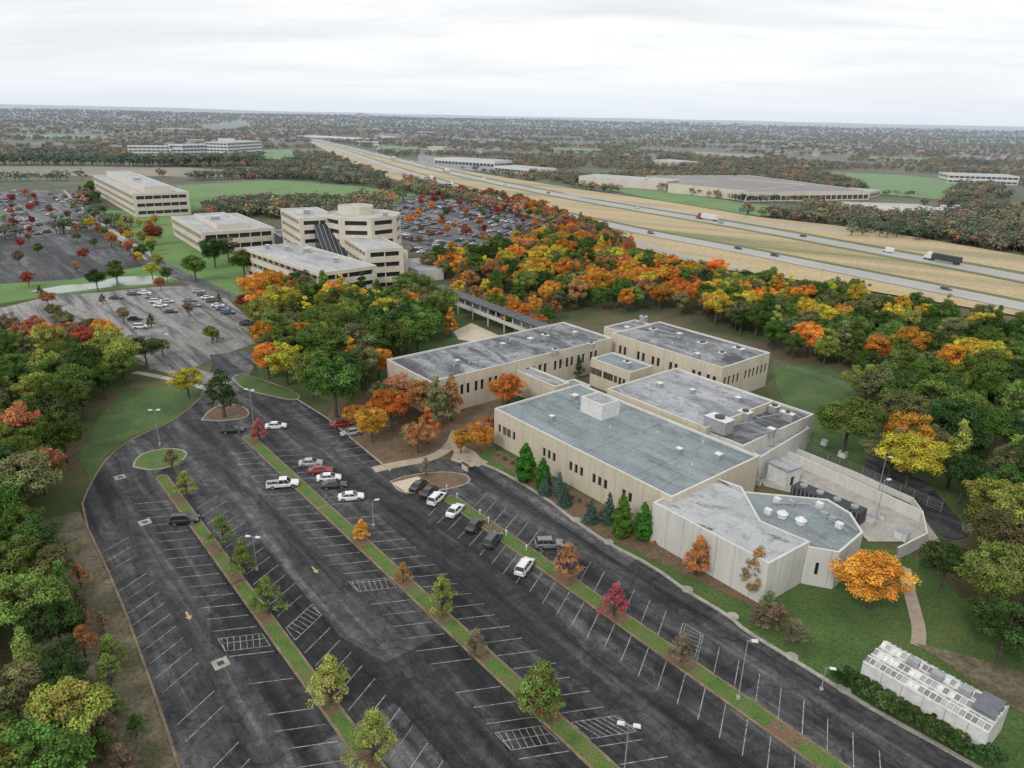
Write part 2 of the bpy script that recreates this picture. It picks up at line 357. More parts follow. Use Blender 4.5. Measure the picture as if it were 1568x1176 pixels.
sheet('paved_entrance',[(690,705),(700,680),(725,690),(742,708),(722,716)],M_PAVE)
def tmean(pts): 
    return sum(ST(G(*p))[1] for p in pts)/len(pts)
t0=tmean([(122,783),(180,905),(230,1042),(275,1176)])
t1=tmean([(300,795),(410,960),(570,1176)])
t2=tmean([(480,757),(570,840),(690,960),(830,1100),(920,1176)])
t3=tmean([(745,790),(860,875),(1010,1000),(1130,1085),(1260,1176)])
def sv(u,v): return ST(G(u,v))[0]
SEND=sv(1470,1160)+18
def island(s0,s1,t,hw,trees):
    b=MB(); n=8; h=hw
    pts=[W(s1-h+h*math.cos(a),t+h*math.sin(a)) for a in [(-.5+i/n)*math.pi for i in range(n+1)]]
    pts+=[W(s0+h-h*math.cos(a),t-h*math.sin(a)) for a in [(-.5+i/n)*math.pi for i in range(n+1)]]
    b.prism(pts,0,.2,0)
    tr=sorted(ST(G(*q))[0] for q in trees); r=hw-.25
    def strip(a_,e_,hh,mi):
        k=max(2,int((e_-a_)/.8)); L_=[];R_=[]
        for i in range(k+1):
            s=a_+(e_-a_)*i/k; L_.append(W(s,t+r-random.uniform(0,.16))); R_.append(W(s,t-r+random.uniform(0,.16)))
        b.prism(R_+L_[::-1],.2,hh,mi)
    cur=s0+.6
    for x in tr+[s1]:
        e_=x-2.0 if x<s1 else s1-.6
        a_=cur
        while e_-a_>1:
            f_=min(e_,a_+random.uniform(12,20)); strip(a_,f_,.24,1); a_=f_+.5
        if x<s1: strip(x-1.9,x+1.9,.225,2); cur=x+2.0
    b.obj('planted_island',[M_KERBT,M_ISL,M_MULCH])
I1=[(287,762),(342,837),(374,882),(412,942),(507,1077),(574,1167)]
I2=[(398,676),(554,828),(618,893),(677,940),(728,1005),(828,1098)]
I3=[(760,806),(868,885),(940,945),(1042,1015),(1200,1128)]
island(sv(275,728)-2,SEND,t1,1.1,I1)
island(sv(395,668)-2,SEND,t2,1.3,I2)
island(sv(700,755),SEND,t3,1.45,I3)
def blob(name,pts,mat,kerb=True,z0=.2):
    p=[G(*q) for q in pts]; p=p+[p[0]]
    q=smooth(p,2)[:-1]
    b=MB(); ar=sum(q[i].x*q[(i+1)%len(q)].y-q[(i+1)%len(q)].x*q[i].y for i in range(len(q)))
    if ar<0: q=q[::-1]
    c=sum(q,Vector((0,0)))/len(q)
    b.prism(q,0,z0,0); b.prism([c+(x-c)*(1-.35/max(.6,(x-c).length)) for x in q],z0,z0+.03,1); b.obj(name,[M_KERB,mat])
blob('planted_island',[(203,716),(207,703),(225,692),(262,686),(288,692),(286,702),(262,716),(232,722)],M_ISL)
blob('planted_island',[(308,644),(320,628),(345,618),(372,622),(384,632),(378,641),(340,646)],M_MULCH)
blob('planted_island',[(356,578),(372,572),(420,588),(464,606),(452,615),(410,606),(368,596)],M_LAWN)
blob('planted_island',[(597,738),(625,728),(680,722),(718,728),(722,740),(690,750),(640,756),(612,756)],M_MULCH)
sheet('paved_entrance',[(600,741),(640,731),(655,742),(622,756)],M_SAND,z=.24)
K=.52
pl=MB(); ZP=ZL+.005
def seg(a,b,w=.12,z=None,mb=pl,mi=0):
    z=ZP if z is None else z
    d=(b-a).normalized(); n=Vector((-d.y,d.x))*w/2
    mb.face([(*(a-n),z),(*(b-n),z),(*(b+n),z),(*(a+n),z)],mi)
def row(t,sg,s0,s1,k,dep=5.0,off=1.5):
    s=s0
    while s<s1:
        a=W(s,t+sg*off); dd=dep+random.uniform(-.35,.1); b=W(s+k*sg*dd,t+sg*(off+dd))
        if random.random()>.05: seg(a,b,random.uniform(.09,.125))
        s+=3.05
row(t0,1,sv(150,850),SEND,-K,off=.4)
row(t1,-1,sv(285,760),SEND,K)
row(t1,1,sv(300,780),SEND,-K)
row(t2,-1,sv(400,690),SEND,K)
row(t2,1,sv(420,690),SEND,K)
row(t3,-1,sv(700,760),SEND,-K)
row(t3,1,sv(745,770),SEND,-K)
for i in range(11): 
    p=G(462,618).lerp(G(592,716),i/11); seg(p,p-B*4.6-A*1.6)
def hs(u,t,sg,k):
    s=sv(*u); p=W(s,t+sg*1.5)
    c=[p,W(s+k*sg*5,t+sg*6.5),W(s+k*sg*5+3,t+sg*6.5),W(s+3,t+sg*1.5)]
    for i in range(4): seg(c[i],c[(i+1)%4],.09,z=ZP+.004)
    for i in range(7):
        a=c[0].lerp(c[1],(i+.5)/7); b=c[3].lerp(c[2],min(1,(i+1.6)/7)); seg(a,b,.09,z=ZP+.008)
hs((412,966),t1,-1,K);hs((600,882),t2,-1,K);hs((432,965),t1,1,-K);hs((830,1112),t2,-1,K);hs((870,1110),t2,1,K);hs((1015,1010),t3,1,-K)
pl.obj('parking_line_marking',[M_LINE])
def arrow(u,v,mat,ang):
    p=G(u,v); d=Vector((math.cos(ang),math.sin(ang))); n=Vector((-d.y,d.x)); b=MB(); zz=ZP+.004
    b.face([(*(p-d*1.0-n*.14),zz),(*(p+d*.2-n*.14),zz),(*(p+d*.2-n*.45),zz),(*(p+d*1.1),zz),(*(p+d*.2+n*.45),zz),(*(p+d*.2+n*.14),zz),(*(p-d*1.0+n*.14),zz)]); b.obj('painted_arrow',[mat])
arrow(288,943,M_YEL,ANG); arrow(482,873,M_YEL,ANG)
for u,v in ((222,800),(338,1016),(184,731)):
    p=G(u,v); b=MB(); b.box((p.x,p.y,ZL-.01),(1.9,1.9,.025),0,ANG); b.box((p.x,p.y,ZL+.016),(.8,.8,.01),1,ANG); b.obj('storm_drain',[M_KERB,M_DARKM])
# ------------------------------------------------------------------ buildings
def facade(mb,p0,p1,z0,z1,wins,rows,depth=.25,wm=0,gm=2,joint=0,jm=3):
    d=(p1-p0); L=d.length
    if L<.01: return
    d=d/L; nrm=Vector((d.y,-d.x))
    xs=sorted(set([0,L]+[max(0,min(L,x)) for w in wins for x in w])); zs=sorted(set([z0,z1]+[max(z0,min(z1,x)) for r in rows for x in r]))
    def q(x,zz,o=0): p=p0+d*x+nrm*o; return (p.x,p.y,zz)
    for i in range(len(xs)-1):
        for k in range(len(zs)-1):
            xa,xb,za,zb=xs[i],xs[i+1],zs[k],zs[k+1]
            if xb-xa<1e-4 or zb-za<1e-4: continue
            xm=(xa+xb)/2; zm=(za+zb)/2
            if any(w[0]<xm<w[1] for w in wins) and any(r[0]<zm<r[1] for r in rows):
                e=-depth
                mb.face([q(xa,za,e),q(xb,za,e),q(xb,zb,e),q(xa,zb,e)],gm)
                mb.face([q(xa,za),q(xb,za),q(xb,za,e),q(xa,za,e)],wm); mb.face([q(xa,zb,e),q(xb,zb,e),q(xb,zb),q(xa,zb)],wm)
                mb.face([q(xa,za),q(xa,za,e),q(xa,zb,e),q(xa,zb)],wm); mb.face([q(xb,za,e),q(xb,za),q(xb,zb),q(xb,zb,e)],wm)
            else: mb.face([q(xa,za),q(xb,za),q(xb,zb),q(xa,zb)],wm)
    if joint:
        x=joint
        while x<L-.5:
            if not any(w[0]-.1<x<w[1]+.1 for w in wins): mb.face([q(x-.04,z0,.004),q(x+.04,z0,.004),q(x+.04,z1-.01,.004),q(x-.04,z1-.01,.004)],jm)
            x+=joint
def inset(poly,d):
    n=len(poly); out=[]
    for i in range(n):
        a,b,c=poly[i-1],poly[i],poly[(i+1)%n]; e1=(b-a).normalized(); e2=(c-b).normalized()
        n1=Vector((-e1.y,e1.x)); n2=Vector((-e2.y,e2.x)); k=n1+n2; out.append(b+k*(d/max(.25,(1+n1.dot(n2)))))
    return out
def ccw(poly):
    ar=sum(poly[i].x*poly[(i+1)%len(poly)].y-poly[(i+1)%len(poly)].x*poly[i].y for i in range(len(poly)))
    return poly if ar>0 else poly[::-1]
def block(name,poly,z1,wf=None,roof=M_ROOFB,wall=M_WALL,z0=0,parent=None,par=.45,joint=3.2,depth=.25,glass=M_GLASS,cap=None):
    poly=ccw([Vector((p[0],p[1])) for p in poly]); b=MB(); n=len(poly)
    for i in range(n):
        p0,p1=poly[i],poly[(i+1)%n]; L=(p1-p0).length
        wins,rows=wf(i,L) if wf else ([],[])
        facade(b,p0,p1,z0,z1,wins,rows,depth,joint=joint)
    ins=inset(poly,.35)
    for i in range(n):
        j=(i+1)%n; b.face([(*poly[i],z1),(*poly[j],z1),(*ins[j],z1),(*ins[i],z1)],4)
        b.face([(*ins[i],z1-par),(*ins[i],z1),(*ins[j],z1),(*ins[j],z1-par)],4)
    b.face([(*p,z1-par) for p in ins],1)
    return b.obj(name,[wall,roof,glass,M_WALLD,cap or M_WALLW],parent)
def strect(c0,c1,h):
    a=ST(P(*c0,h)); b=ST(P(*c1,h)); s0,s1=sorted((a[0],b[0])); tt0,tt1=sorted((a[1],b[1]))
    return [W(s0,tt0),W(s1,tt0),W(s1,tt1),W(s0,tt1)]
def rect3(L,N,R,h):
    l,n,r=P(*L,h).xy,P(*N,h).xy,P(*R,h).xy; d=(n-l).normalized(); q=Vector((-d.y,d.x)); w=(r-n).dot(q)
    return [l,n,n+q*w,l+q*w]
EXC_B=[]
LAB=empty('laboratory_building')
def grp(L,cs,n=2,w=.95,gap=.55):
    o=[]
    for c in cs:
        x=c*L-(n*w+(n-1)*gap)/2
        for i in range(n): o.append((x,x+w)); x+=w+gap
    return o
def wW1(i,L):
    if i==1: return grp(L,[.10,.16,.23,.30,.50,.57,.66,.73,.80,.88],2,1.0,.8),[(3.8,6.4)]
    return [],[]
def wW2(i,L):
    if i in (0,1): return grp(L,[.12,.3,.44,.6,.8,.92] if i==0 else [.12,.3,.55,.72,.9],2,1.0,.8),[(4.2,6.6)]
    return [],[]
def wH1(i,L):
    if i==0: return grp(L,[.07,.11,.37,.53,.66],3,.85,.6)+grp(L,[.80],2,.85,.6),[(3.2,5.1)]
    if i==1: return grp(L,[.5],1,1.2),[(0.02,2.2)]
    return [],[]
rW1=strect((592,550),(938,517),9); block('north_wing',rW1,9,wW1,M_ROOFS,parent=LAB)
rW2=strect((1010,492),(1107,563),9.5); block('east_wing',rW2,9.5,wW2,M_ROOFS,parent=LAB)
rH1=strect((757,625),(1163,698),8.2); block('main_hall',rH1,8.2,wH1,M_ROOFB,parent=LAB)
rH4=strect((1035,563),(1082,655),8.6); block('central_block',rH4,8.6,None,M_ROOFL,parent=LAB)
rH5=strect((1062,652),(1247,634),7.2); block('service_block',rH5,7.2,None,M_ROOFS,M_WALLW,parent=LAB)
rC1=strect((800,556),(850,592),6.5); block('entrance_link',rC1,6.5,None,M_ROOFL,parent=LAB)
rC2=strect((905,548),(1000,560),7.5); block('court_link',rC2,7.5,wH1,M_ROOFB,parent=LAB)
rC3=strect((925,500),(1000,497),9.2); block('corner_link',rC3,9.2,None,M_ROOFS,parent=LAB)
rC4=strect((835,592),(905,590),5.5); block('low_link',rC4,5.5,None,M_ROOFS,parent=LAB)
H2=[P(u,v,7.3).xy for u,v in [(1000,769),(1178,863),(1241,829),(1165,797),(1136,745),(1085,727)]]
block('south_wing',H2,7.3,None,M_ROOFP,M_WALLW,parent=LAB,par=.15)
H3=[P(u,v,6.6).xy for u,v in [(1163,812),(1240,838),(1286,846),(1322,815),(1303,785),(1268,764),(1138,752),(1140,790)]]
block('octagon_room',H3,6.6,lambda i,L:([(L*.3,L*.42)] if i in(1,) else [],[(2,4.2)]),M_ROOFB,M_WALLW,parent=LAB,par=.2)
rP=strect((890,607),(950,612),11.2); block('roof_penthouse',rP,11.2,None,M_ROOFL,M_WHITE,z0=7.7,parent=LAB,joint=0)
def unit(u,v,h,w,d,hh,mi=0,ang=ANG,fan=False):
    p=P(u,v,h); b=MB(); b.box((p.x,p.y,h-.5),(w,d,hh+.5),mi,ang); b.box((p.x,p.y,h+hh),(w+.12,d+.12,.08),1,ang)
    if fan: b.tube((p.x,p.y,h+hh+.08),(p.x,p.y,h+hh+.4),min(w,d)*.33,min(w,d)*.36,12,2)
    b.obj('roof_plant',[M_GREYM,M_WHITE,M_DARKM],LAB)
for u,v,h,w,d,hh in [(812,522,9,1.4,1.4,.8),(850,540,9,1.6,1.2,.8),(880,512,9,1.2,1.2,.7),(905,530,9,1.6,1.4,.8),(770,530,9,1.2,1.2,.8),(835,518,9,2.2,1.5,1),
   (1000,510,9.5,2,1.6,1.2),(1040,515,9.5,1.4,1.4,.9),(1075,530,9.5,2.2,2.2,1.0),(1105,545,9.5,1.6,1.6,.9),(1130,538,9.5,3,2,.9),(1068,545,9.5,1.2,1.2,.7),(960,505,9,1.3,1.3,.9),(985,492,9.2,1.8,1.6,1.6),
   (1140,640,7.2,2.6,2,1.5),(1185,628,7.2,1.8,1.8,1.0),(1100,655,8.2,5,3,2.2),(1130,612,8.6,1.2,1.2,.6),(1010,590,8.6,1.2,1.2,.6),(1060,600,8.6,1,1,.6),(960,560,7.5,2,1.4,1),(1100,700,8.2,1.2,1.2,.7),(1040,690,8.2,1,1,.5),(880,610,8.2,1.3,1.3,.8),(845,640,8.2,.9,.9,.5),(1205,640,7.2,3,1.4,1.2),(700,555,9,1,1,.6),(1180,665,7.2,1.4,1.2,1.3)]:
    unit(u,v,h,w,d,hh,0,ANG,w>1.5)
b=MB()
for u,v in ((1198,790),(1226,800)):
    p=P(u,v,6.6); 
    b.tube((p.x,p.y,6.4),(p.x,p.y,7.1),.75,.75,14,0); b.tube((p.x,p.y,7.1),(p.x,p.y,7.55),.95,.35,14,0)
for k,(u,v) in enumerate([(1176,785),(1262,790),(1285,806),(1212,772),(1190,768),(1275,797),(1255,775)]):
    p=P(u,v,6.6); b.box((p.x,p.y,6.4),(1.1,.8,.9),k%2,ANG)
for (u,v),(u2,v2) in [((1180,770),(1240,772)),((1265,790),(1300,815)),((1240,772),(1265,790)),((1278,788),(1312,812))]:
    b.tube(P(u,v,6.9),P(u2,v2,6.9),.12,.12,6,1)
for u,v in [(1100,655),(1140,668),(1160,640)]:
    b.tube(P(u,v,8.8),P(u+55,v-10,7.8),.14,.14,6,1)
for i in range(30):
    rr_,hh_=random.choice(((rH1,7.75),(rW1,8.55),(rW2,9.05),(rH4,8.15))); f,g_=random.uniform(.08,.92),random.uniform(.1,.9)
    q=rr_[0]+(rr_[1]-rr_[0])*f+(rr_[3]-rr_[0])*g_; b.tube((q.x,q.y,hh_),(q.x,q.y,hh_+.6),.12,.12,6,random.choice((0,1)))
b.obj('roof_vents',[M_WHITE,M_GREYM],LAB)
jb=MB()
sA,tA=ST(rH1[0]); sB,tB=ST(rH1[2])
for f in (.33,.66):
    a=W(sA+.5,tA+(tB-tA)*f); c=W(sB-.5,tA+(tB-tA)*f)
    jb.prism([a-B*.1,c-B*.1,c+B*.1,a+B*.1],7.7,7.84,0)
for f in (.28,.55,.8):
    a=W(sA+(sB-sA)*f,tA+.5); c=W(sA+(sB-sA)*f,tB-.5); jb.prism([a-A*.1,a+A*.1,c+A*.1,c-A*.1],7.7,7.82,0)
jb.obj('roof_joints',[M_ROOFB],LAB)
WB=empty('covered_footbridge')
a=P(668,437,6.5).xy; c=P(836,500,6.5).xy; d=(c-a).normalized(); n=Vector((-d.y,d.x)); L=(c-a).length
b=MB(); w=2.6
b.prism([a-n*w,c-n*w,c+n*w,a+n*w],6.2,6.5,0,bottom=True)
b.prism([a-n*2.1,c-n*2.1,c+n*2.1,a+n*2.1],2.9,3.3,1,bottom=True)
b.prism([a-n*2.15,c-n*2.15,c-n*2.05,a-n*2.05],3.3,4.2,1); b.prism([a+n*2.05,c+n*2.05,c+n*2.15,a+n*2.15],3.3,4.2,1)
k=int(L/4.5)
for i in range(k+1):
    q=a+d*(L*i/k)
    for sg in (-1,1):
        r=q+n*2.12*sg; b.box((r.x,r.y,0 if i%2==0 else 3.3),(.35,.3,6.2 if i%2==0 else 2.9),1,math.atan2(d.y,d.x))
    if i<k:
        q2=a+d*(L*(i+.5)/k); b.box((q2.x,q2.y,6.5),(.12,4.8,.08),2,math.atan2(d.y,d.x))
b.obj('bridge_frame',[M_DARKM,M_WALLW,M_GREYM],WB)
sheet('sand_court',[(694,508),(722,495),(768,516),(735,526),(702,520)],M_SAND)
def bands(zs,L,gap=.5,mod=3.4,m=.8):
    n=max(1,int((L-2*m)/mod)); st=(L-2*m)/n
    return [(m+i*st+gap/2,m+(i+1)*st-gap/2) for i in range(n)],zs
def wf_off(fl,h=4.0,base=1.2,wh=1.7):
    return lambda i,L: bands([(base+k*h,base+k*h+wh) for k in range(fl)],L,.3,5.0,1.6)
def office(parts,name='office_building'):
    e=empty(name)
    for nm,poly,z1,fl,roof in parts:
        hh=(z1-.6)/max(fl,1)
        block(nm,poly,z1,wf_off(fl,hh,hh*.34,hh*.46) if fl else None,roof,M_WALLO,parent=e,joint=0,depth=.9)
        EXC_B.append(poly)
    return e
r1=rect3((142,268),(203,297),(281,291),15); office([('block',r1,15,3,M_ROOFO),('roof_house',inset(r1,9),18.5,0,M_ROOFO)])
r2=rect3((262,331),(308,356),(414,346),10.5); office([('block',r2,10.5,2,M_ROOFO),('roof_house',inset(r2,10),12.5,0,M_ROOFO)])
r4=rect3((373,379),(488,418),(576,406),12.5); office([('block',r4,12.5,3,M_ROOFO)])
c=P(556,330,24).xy; rr=17; pa=math.radians(22.5)
octp=[c+Vector((math.cos(pa+i*math.pi/4),math.sin(pa+i*math.pi/4)))*rr for i in range(8)]
pc=c+Vector((-4,4)); oct2=[pc+Vector((math.cos(pa+i*math.pi/4),math.sin(pa+i*math.pi/4)))*8 for i in range(8)]
wing=rect3((429,319),(458,334),(512,328),24)
low=rect3((512,350),(560,378),(612,372),18)
step=rect3((520,358),(566,388),(620,382),12)
e=office([('tower',octp,25,6,M_ROOFO),('stair_core',oct2,28,0,M_ROOFO),('wing',wing,24,6,M_ROOFO),('low_wing',low,17,4,M_ROOFO),('step_wing',step,12,3,M_ROOFO)])
fx=(wing[1]-wing[0]).normalized(); fy=(wing[2]-wing[1]).normalized(); ww=(wing[2]-wing[1]).length
q0=wing[1]+fy*ww*.35; q1=wing[1]+fy*ww*1.0; q2=q1+fx*16; q3=q0+fx*16
b=MB()
b.face([(*q3,0),(*q2,0),(*q2,9),(*q3,9)]); b.face([(*q3,9),(*q2,9),(*q1,21),(*q0,21)]); b.face([(*q2,0),(*q1,0),(*q1,21),(*q2,9)]); b.face([(*q0,0),(*q3,0),(*q3,9),(*q0,21)])
for i in range(7):
    f=i/6; b.tube((*q3.lerp(q2,f),9.05),(*q0.lerp(q1,f),21.05),.12,.12,4,1)
b.obj('glass_atrium',[M_GLASS,M_GREYM],e)
block('entrance_block',rect3((605,398),(640,414),(664,404),5),5,None,M_ROOFL,M_WALLW,parent=e)
block('dark_link',rect3((412,352),(430,362),(446,356),8),8,None,M_DARKM,M_DARKM,parent=e,joint=0)
for u,v,h,w_ in [(470,385,12.5,3),(440,382,12.5,2),(515,400,12.5,2),(410,380,12.5,2),(330,335,12.5,4),(360,340,10.5,3),(300,332,10.5,2),(210,275,18.5,4),(235,283,15,4),(565,322,25,3),(470,326,24,3),(590,330,25,2)]:
    p=P(u,v,h); b=MB(); b.box((p.x,p.y,h-.6),(w_,w_*.8,2.0),0,.3); b.box((p.x,p.y,h+1.4),(w_*.9,w_*.7,.1),1,.3); b.obj('roof_plant',[M_GREYM,M_WHITE],e)
def farb(u0,v0,u1,v1,dep,h,wall,roof,fl=0,name='commercial_building'):
    a=G(u0,v0); c=G(u1,v1); d=(c-a).normalized(); n=Vector((-d.y,d.x)); poly=[a,c,c+n*dep,a+n*dep]
    wf=(lambda i,L: bands([(1.0+k*(h/fl),1.0+k*(h/fl)+h/fl*.45) for k in range(fl)],L,.8,6)) if fl else None
    block(name,poly,h,wf,roof,wall,joint=0,depth=.4); EXC.append([tuple(p) for p in poly])
    EXC.append([tuple(p) for p in (a-n*45,c-n*45,c+n*2,a+n*2)])
farb(197,238,262,238,30,14,M_WHITE,M_ROOFO,3); farb(280,238,350,236,40,16,M_WHITE,M_ROOFO,3); farb(350,238,402,234,40,20,M_WHITE,M_ROOFO,4); farb(262,238,280,238,20,10,M_WHITE,M_ROOFO,2)
farb(337,236,362,236,15,25,M_WHITE,M_ROOFO,0)
farb(665,251,757,257,45,9,M_WHITE,M_ROOFO,1); farb(757,262,818,268,40,7,M_WHITE,M_ROOFO,1)
farb(886,282,1020,292,40,9,M_WALLO,M_ROOFO,0,'warehouse_building')
farb(1022,295,1140,307,120,9,M_WALLO,M_ROOFBR,0,'warehouse_building'); farb(1141,309,1330,306,190,8.5,M_WALLO,M_ROOFBR,1,'warehouse_building'); farb(1331,303,1347,300,30,6,M_WALL,M_ROOFO,1)
farb(1450,280,1558,284,40,11,M_WHITE,M_ROOFO,2); farb(1300,322,1420,326,20,5,M_WHITE,M_ROOFO,0)
farb(455,212,548,217,60,8,M_WHITE,M_WALLW,1); farb(585,213,600,214,20,9,M_WHITE,M_ROOFO); farb(240,200,300,202,60,9,M_WALLD,M_ROOFO); farb(0,194,40,194,60,9,M_WALL,M_ROOFO)
farb(655,232,680,233,30,10,M_WALL,M_ROOFBR); farb(1000,252,1040,256,40,8,M_WALL,M_ROOFO)
tw=MB()
def house(x,y,w,d,h,a,mi,gable=True,z0=0):
    c,s_=math.cos(a),math.sin(a)
    q=lambda X,Y,Z:(x+X*c-Y*s_,y+X*s_+Y*c,Z+z0)
    b=[(-w/2,-d/2),(w/2,-d/2),(w/2,d/2),(-w/2,d/2)]
    for i in range(4):
        j=(i+1)%4; tw.face([q(*b[i],-3),q(*b[j],-3),q(*b[j],h),q(*b[i],h)],mi)
        if not gable: tw.face([q(b[i][0]*1.002,b[i][1]*1.002,h*.35),q(b[j][0]*1.002,b[j][1]*1.002,h*.35),q(b[j][0]*1.002,b[j][1]*1.002,h*.55),q(b[i][0]*1.002,b[i][1]*1.002,h*.55)],6)
    if gable:
        r=h+d*.35; o=.5
        tw.face([q(-w/2-o,-d/2-o,h-.2),q(w/2+o,-d/2-o,h-.2),q(w/2+o,0,r),q(-w/2-o,0,r)],4)
        tw.face([q(w/2+o,d/2+o,h-.2),q(-w/2-o,d/2+o,h-.2),q(-w/2-o,0,r),q(w/2+o,0,r)],4)
        tw.face([q(w/2,-d/2,h),q(w/2,d/2,h),q(w/2,0,r)],mi); tw.face([q(-w/2,d/2,h),q(-w/2,-d/2,h),q(-w/2,0,r)],mi)
    else: tw.face([q(*p,h) for p in b],random.choice((5,5,4,7)))
for i in range(1150):
    r=math.exp(random.uniform(math.log(1350),math.log(8000))); th=random.uniform(-.72,.66)
    x=r*math.sin(th); y=r*math.cos(th)
    if mnoise.noise(Vector((x/500,y/500,1)))<.0: continue
    if any(pip((x,y),e_) for e_ in EXC): continue
    big=random.random()<(.16 if th<-.1 else .04) and r>1700
    hz=tz(x,y)
    if big: house(x,y,random.uniform(20,70),random.uniform(14,30),random.uniform(6,10),random.uniform(-.5,.5),random.choice((0,1,1,2,3)),False,hz+1)
    else: house(x,y,random.uniform(10,17),random.uniform(8,11),random.uniform(5,8),random.uniform(0,3),random.choice((0,1,1,3,3)),True,hz+2)
tw.obj('distant_town',[M_OFFW,M_WALLD,M_WALLW,flat('brick_red',(.22,.11,.08)),flat('shingle',(.14,.13,.125)),M_ROOFO,M_DARKM,M_ROOFBR])
b=MB()
for th,r,w_,h_ in [(-.205,7000,60,95),(-.197,7000,30,85),(-.275,6000,22,75)]:
    x=r*math.sin(th); y=r*math.cos(th); b.box((x,y,tz(x,y)-5),(w_,w_*.6,h_-40),0,.2)
b.obj('tower_block',[M_WALLD])
# ------------------------------------------------------------------ yard at the east side
sheet('yard_concrete',[(1150,700),(1190,685),(1300,725),(1400,775),(1440,830),(1330,830),(1270,770),(1170,745)],M_CONC)
sheet('yard_asphalt',[(1330,690),(1420,740),(1490,820),(1450,830),(1400,780),(1320,735)],M_ASPH)
def wallline(name,pts,w,h,mat,parent=None,sm=0):
    line=[G(*p) for p in pts]; b=MB(); ribbon(b,line,w,0,0,h); return b.obj(name,[mat],parent)
wallline('retaining_wall',[(1190,700),(1300,750),(1408,800),(1415,835),(1370,858)],.3,2.4,M_WALLW)
wallline('retaining_wall',[(1200,688),(1310,733),(1395,772),(1408,790)],.3,1.4,M_WALLW)
def fence(name,pts,h,mat,step=2.5,base=0):
    b=MB(); 
    for (p,q) in zip(pts[:-1],pts[1:]):
        a=G(*p); c=G(*q); L=(c-a).length; n=max(1,int(L/step))
        for i in range(n+1):
            r=a.lerp(c,i/n); b.tube((r.x,r.y,0),(r.x,r.y,base+h),.05,.05,5)
        for zz in (.15,.4,.6,.8,1): b.tube((*a,base+h*zz),(*c,base+h*zz),.025,.025,4)
    b.obj(name,[mat])
fence('yard_fence',[(1188,690),(1250,700),(1440,785)],2.2,M_GREYM)
fence('perimeter_fence',[(1185,560),(1250,580),(1330,610),(1450,640)],1.8,M_GREYM,4)
p0=P(1218,742,2.6); p1=P(1322,785,2.6); d=(p1-p0).xy.normalized()
b=MB(); mid=((p0+p1)/2).xy; L=(p1-p0).xy.length
b.box((mid.x,mid.y,.3),(L,3.0,2.6),0,math.atan2(d.y,d.x))
for i in range(int(L/.8)):
    q=p0.xy+d*(.4+i*.8); b.box((q.x,q.y,.35),(.12,3.12,2.5),1,math.atan2(d.y,d.x))
for i in range(4):
    q=p0.xy+d*(L*(i+.5)/4); b.tube((q.x,q.y,2.9),(q.x,q.y,3.3),.7,.7,12,1)
b.obj('cooling_unit',[M_DARKM,M_GREYM])
sh=rect3((1178,706),(1206,720),(1226,712),4); 
e=empty('utility_shed'); block('shed_body',sh,3.6,lambda i,L:([(L*.35,L*.65)] if i==1 else [],[(.02,2.1)]),M_ROOFL,M_WHITE,parent=e,joint=0)
b=MB(); cc=sum(sh,Vector((0,0)))/4; b.prism([cc+(x-cc)*1.1 for x in sh],3.62,3.85,0,bottom=True); b.obj('shed_roof',[M_ROOFL],e)
for u,v,w,hh in [(1160,742,1.2,1),(1290,700,1.6,1.2),(1262,682,1.2,1.2),(1335,800,1.6,1.4),(1350,795,1,1),(1380,825,2,1.6),(1165,705,1.4,1.6)]:
    p=G(u,v); b=MB(); b.box((p.x,p.y,0),(w,w*.8,hh),0,ANG); b.box((p.x,p.y,hh),(w+.1,w*.8+.1,.08),1,ANG); b.obj('utility_cabinet',[M_WHITE,M_GREYM])
block('loading_bay',[P(u,v,5).xy for u,v in [(1240,655),(1165,700),(1150,690),(1225,645)]],5,None,M_ROOFL,M_WALLW,joint=0,parent=LAB)
path('footpath',[(1392,905),(1400,935),(1408,965),(1405,990)],1.8,M_PAVE)
path('footpath',[(1385,870),(1392,905)],1.8,M_PAVE)
sheet('dry_verge',[(1400,985),(1480,1005),(1600,1040),(1600,1110),(1520,1070),(1440,1010)],M_DIRT)
GHE=empty('greenhouse')
gh=strect((1322,1012),(1546,1080),3.8)
block('walls',gh,3.6,None,M_WHITE,M_WHITE,parent=GHE,joint=2.4,par=.05)
s0,tt0=ST(gh[0]); s1,tt1=ST(gh[2]); b=MB(); Lg=s1-s0; wg=tt1-tt0
nb=3
for k in range(nb):
    ta=tt0+wg*k/nb; tb_=tt0+wg*(k+1)/nb; tm=(ta+tb_)/2
    N_=22; rg=4.0
    for i in range(N_):
        sa=s0+Lg*i/N_; sb_=s0+Lg*(i+1)/N_-.14
        for (x0,x1,za,zb) in ((ta,tm,3.62,rg),(tm,tb_,rg,3.62)):
            mi=random.choice((2,2,1,5,0)) if k<2 else random.choice((0,0,1,5,2))
            b.face([(*W(sa,x0),za),(*W(sb_,x0),za),(*W(sb_,x1),zb),(*W(sa,x1),zb)],mi)
            b.tube((*W(sb_+.07,x0),za+.04),(*W(sb_+.07,x1),zb+.04),.06,.06,4,0)
    b.tube((*W(s0,tm),rg+.08),(*W(s1,tm),rg+.08),.1,.1,4,0)
    b.tube((*W(s0,ta),3.72),(*W(s1,ta),3.72),.16,.16,4,0)
    for ss in (s0,s1): b.face([(*W(ss,ta),3.6),(*W(ss,tb_),3.6),(*W(ss,tm),rg)],0)
for f in (.3,.5,.72):
    q=W(s0+Lg*f,(tt0+tt1)/2+.8); b.box((q.x,q.y,3.9),(1.3,1.0,.9),3,ANG); 
b.prism([W(s1-2.6,tt0+wg*.35),W(s1-.3,tt0+wg*.35),W(s1-.3,tt1-.4),W(s1-2.6,tt1-.4)],3.7,4.3,4)
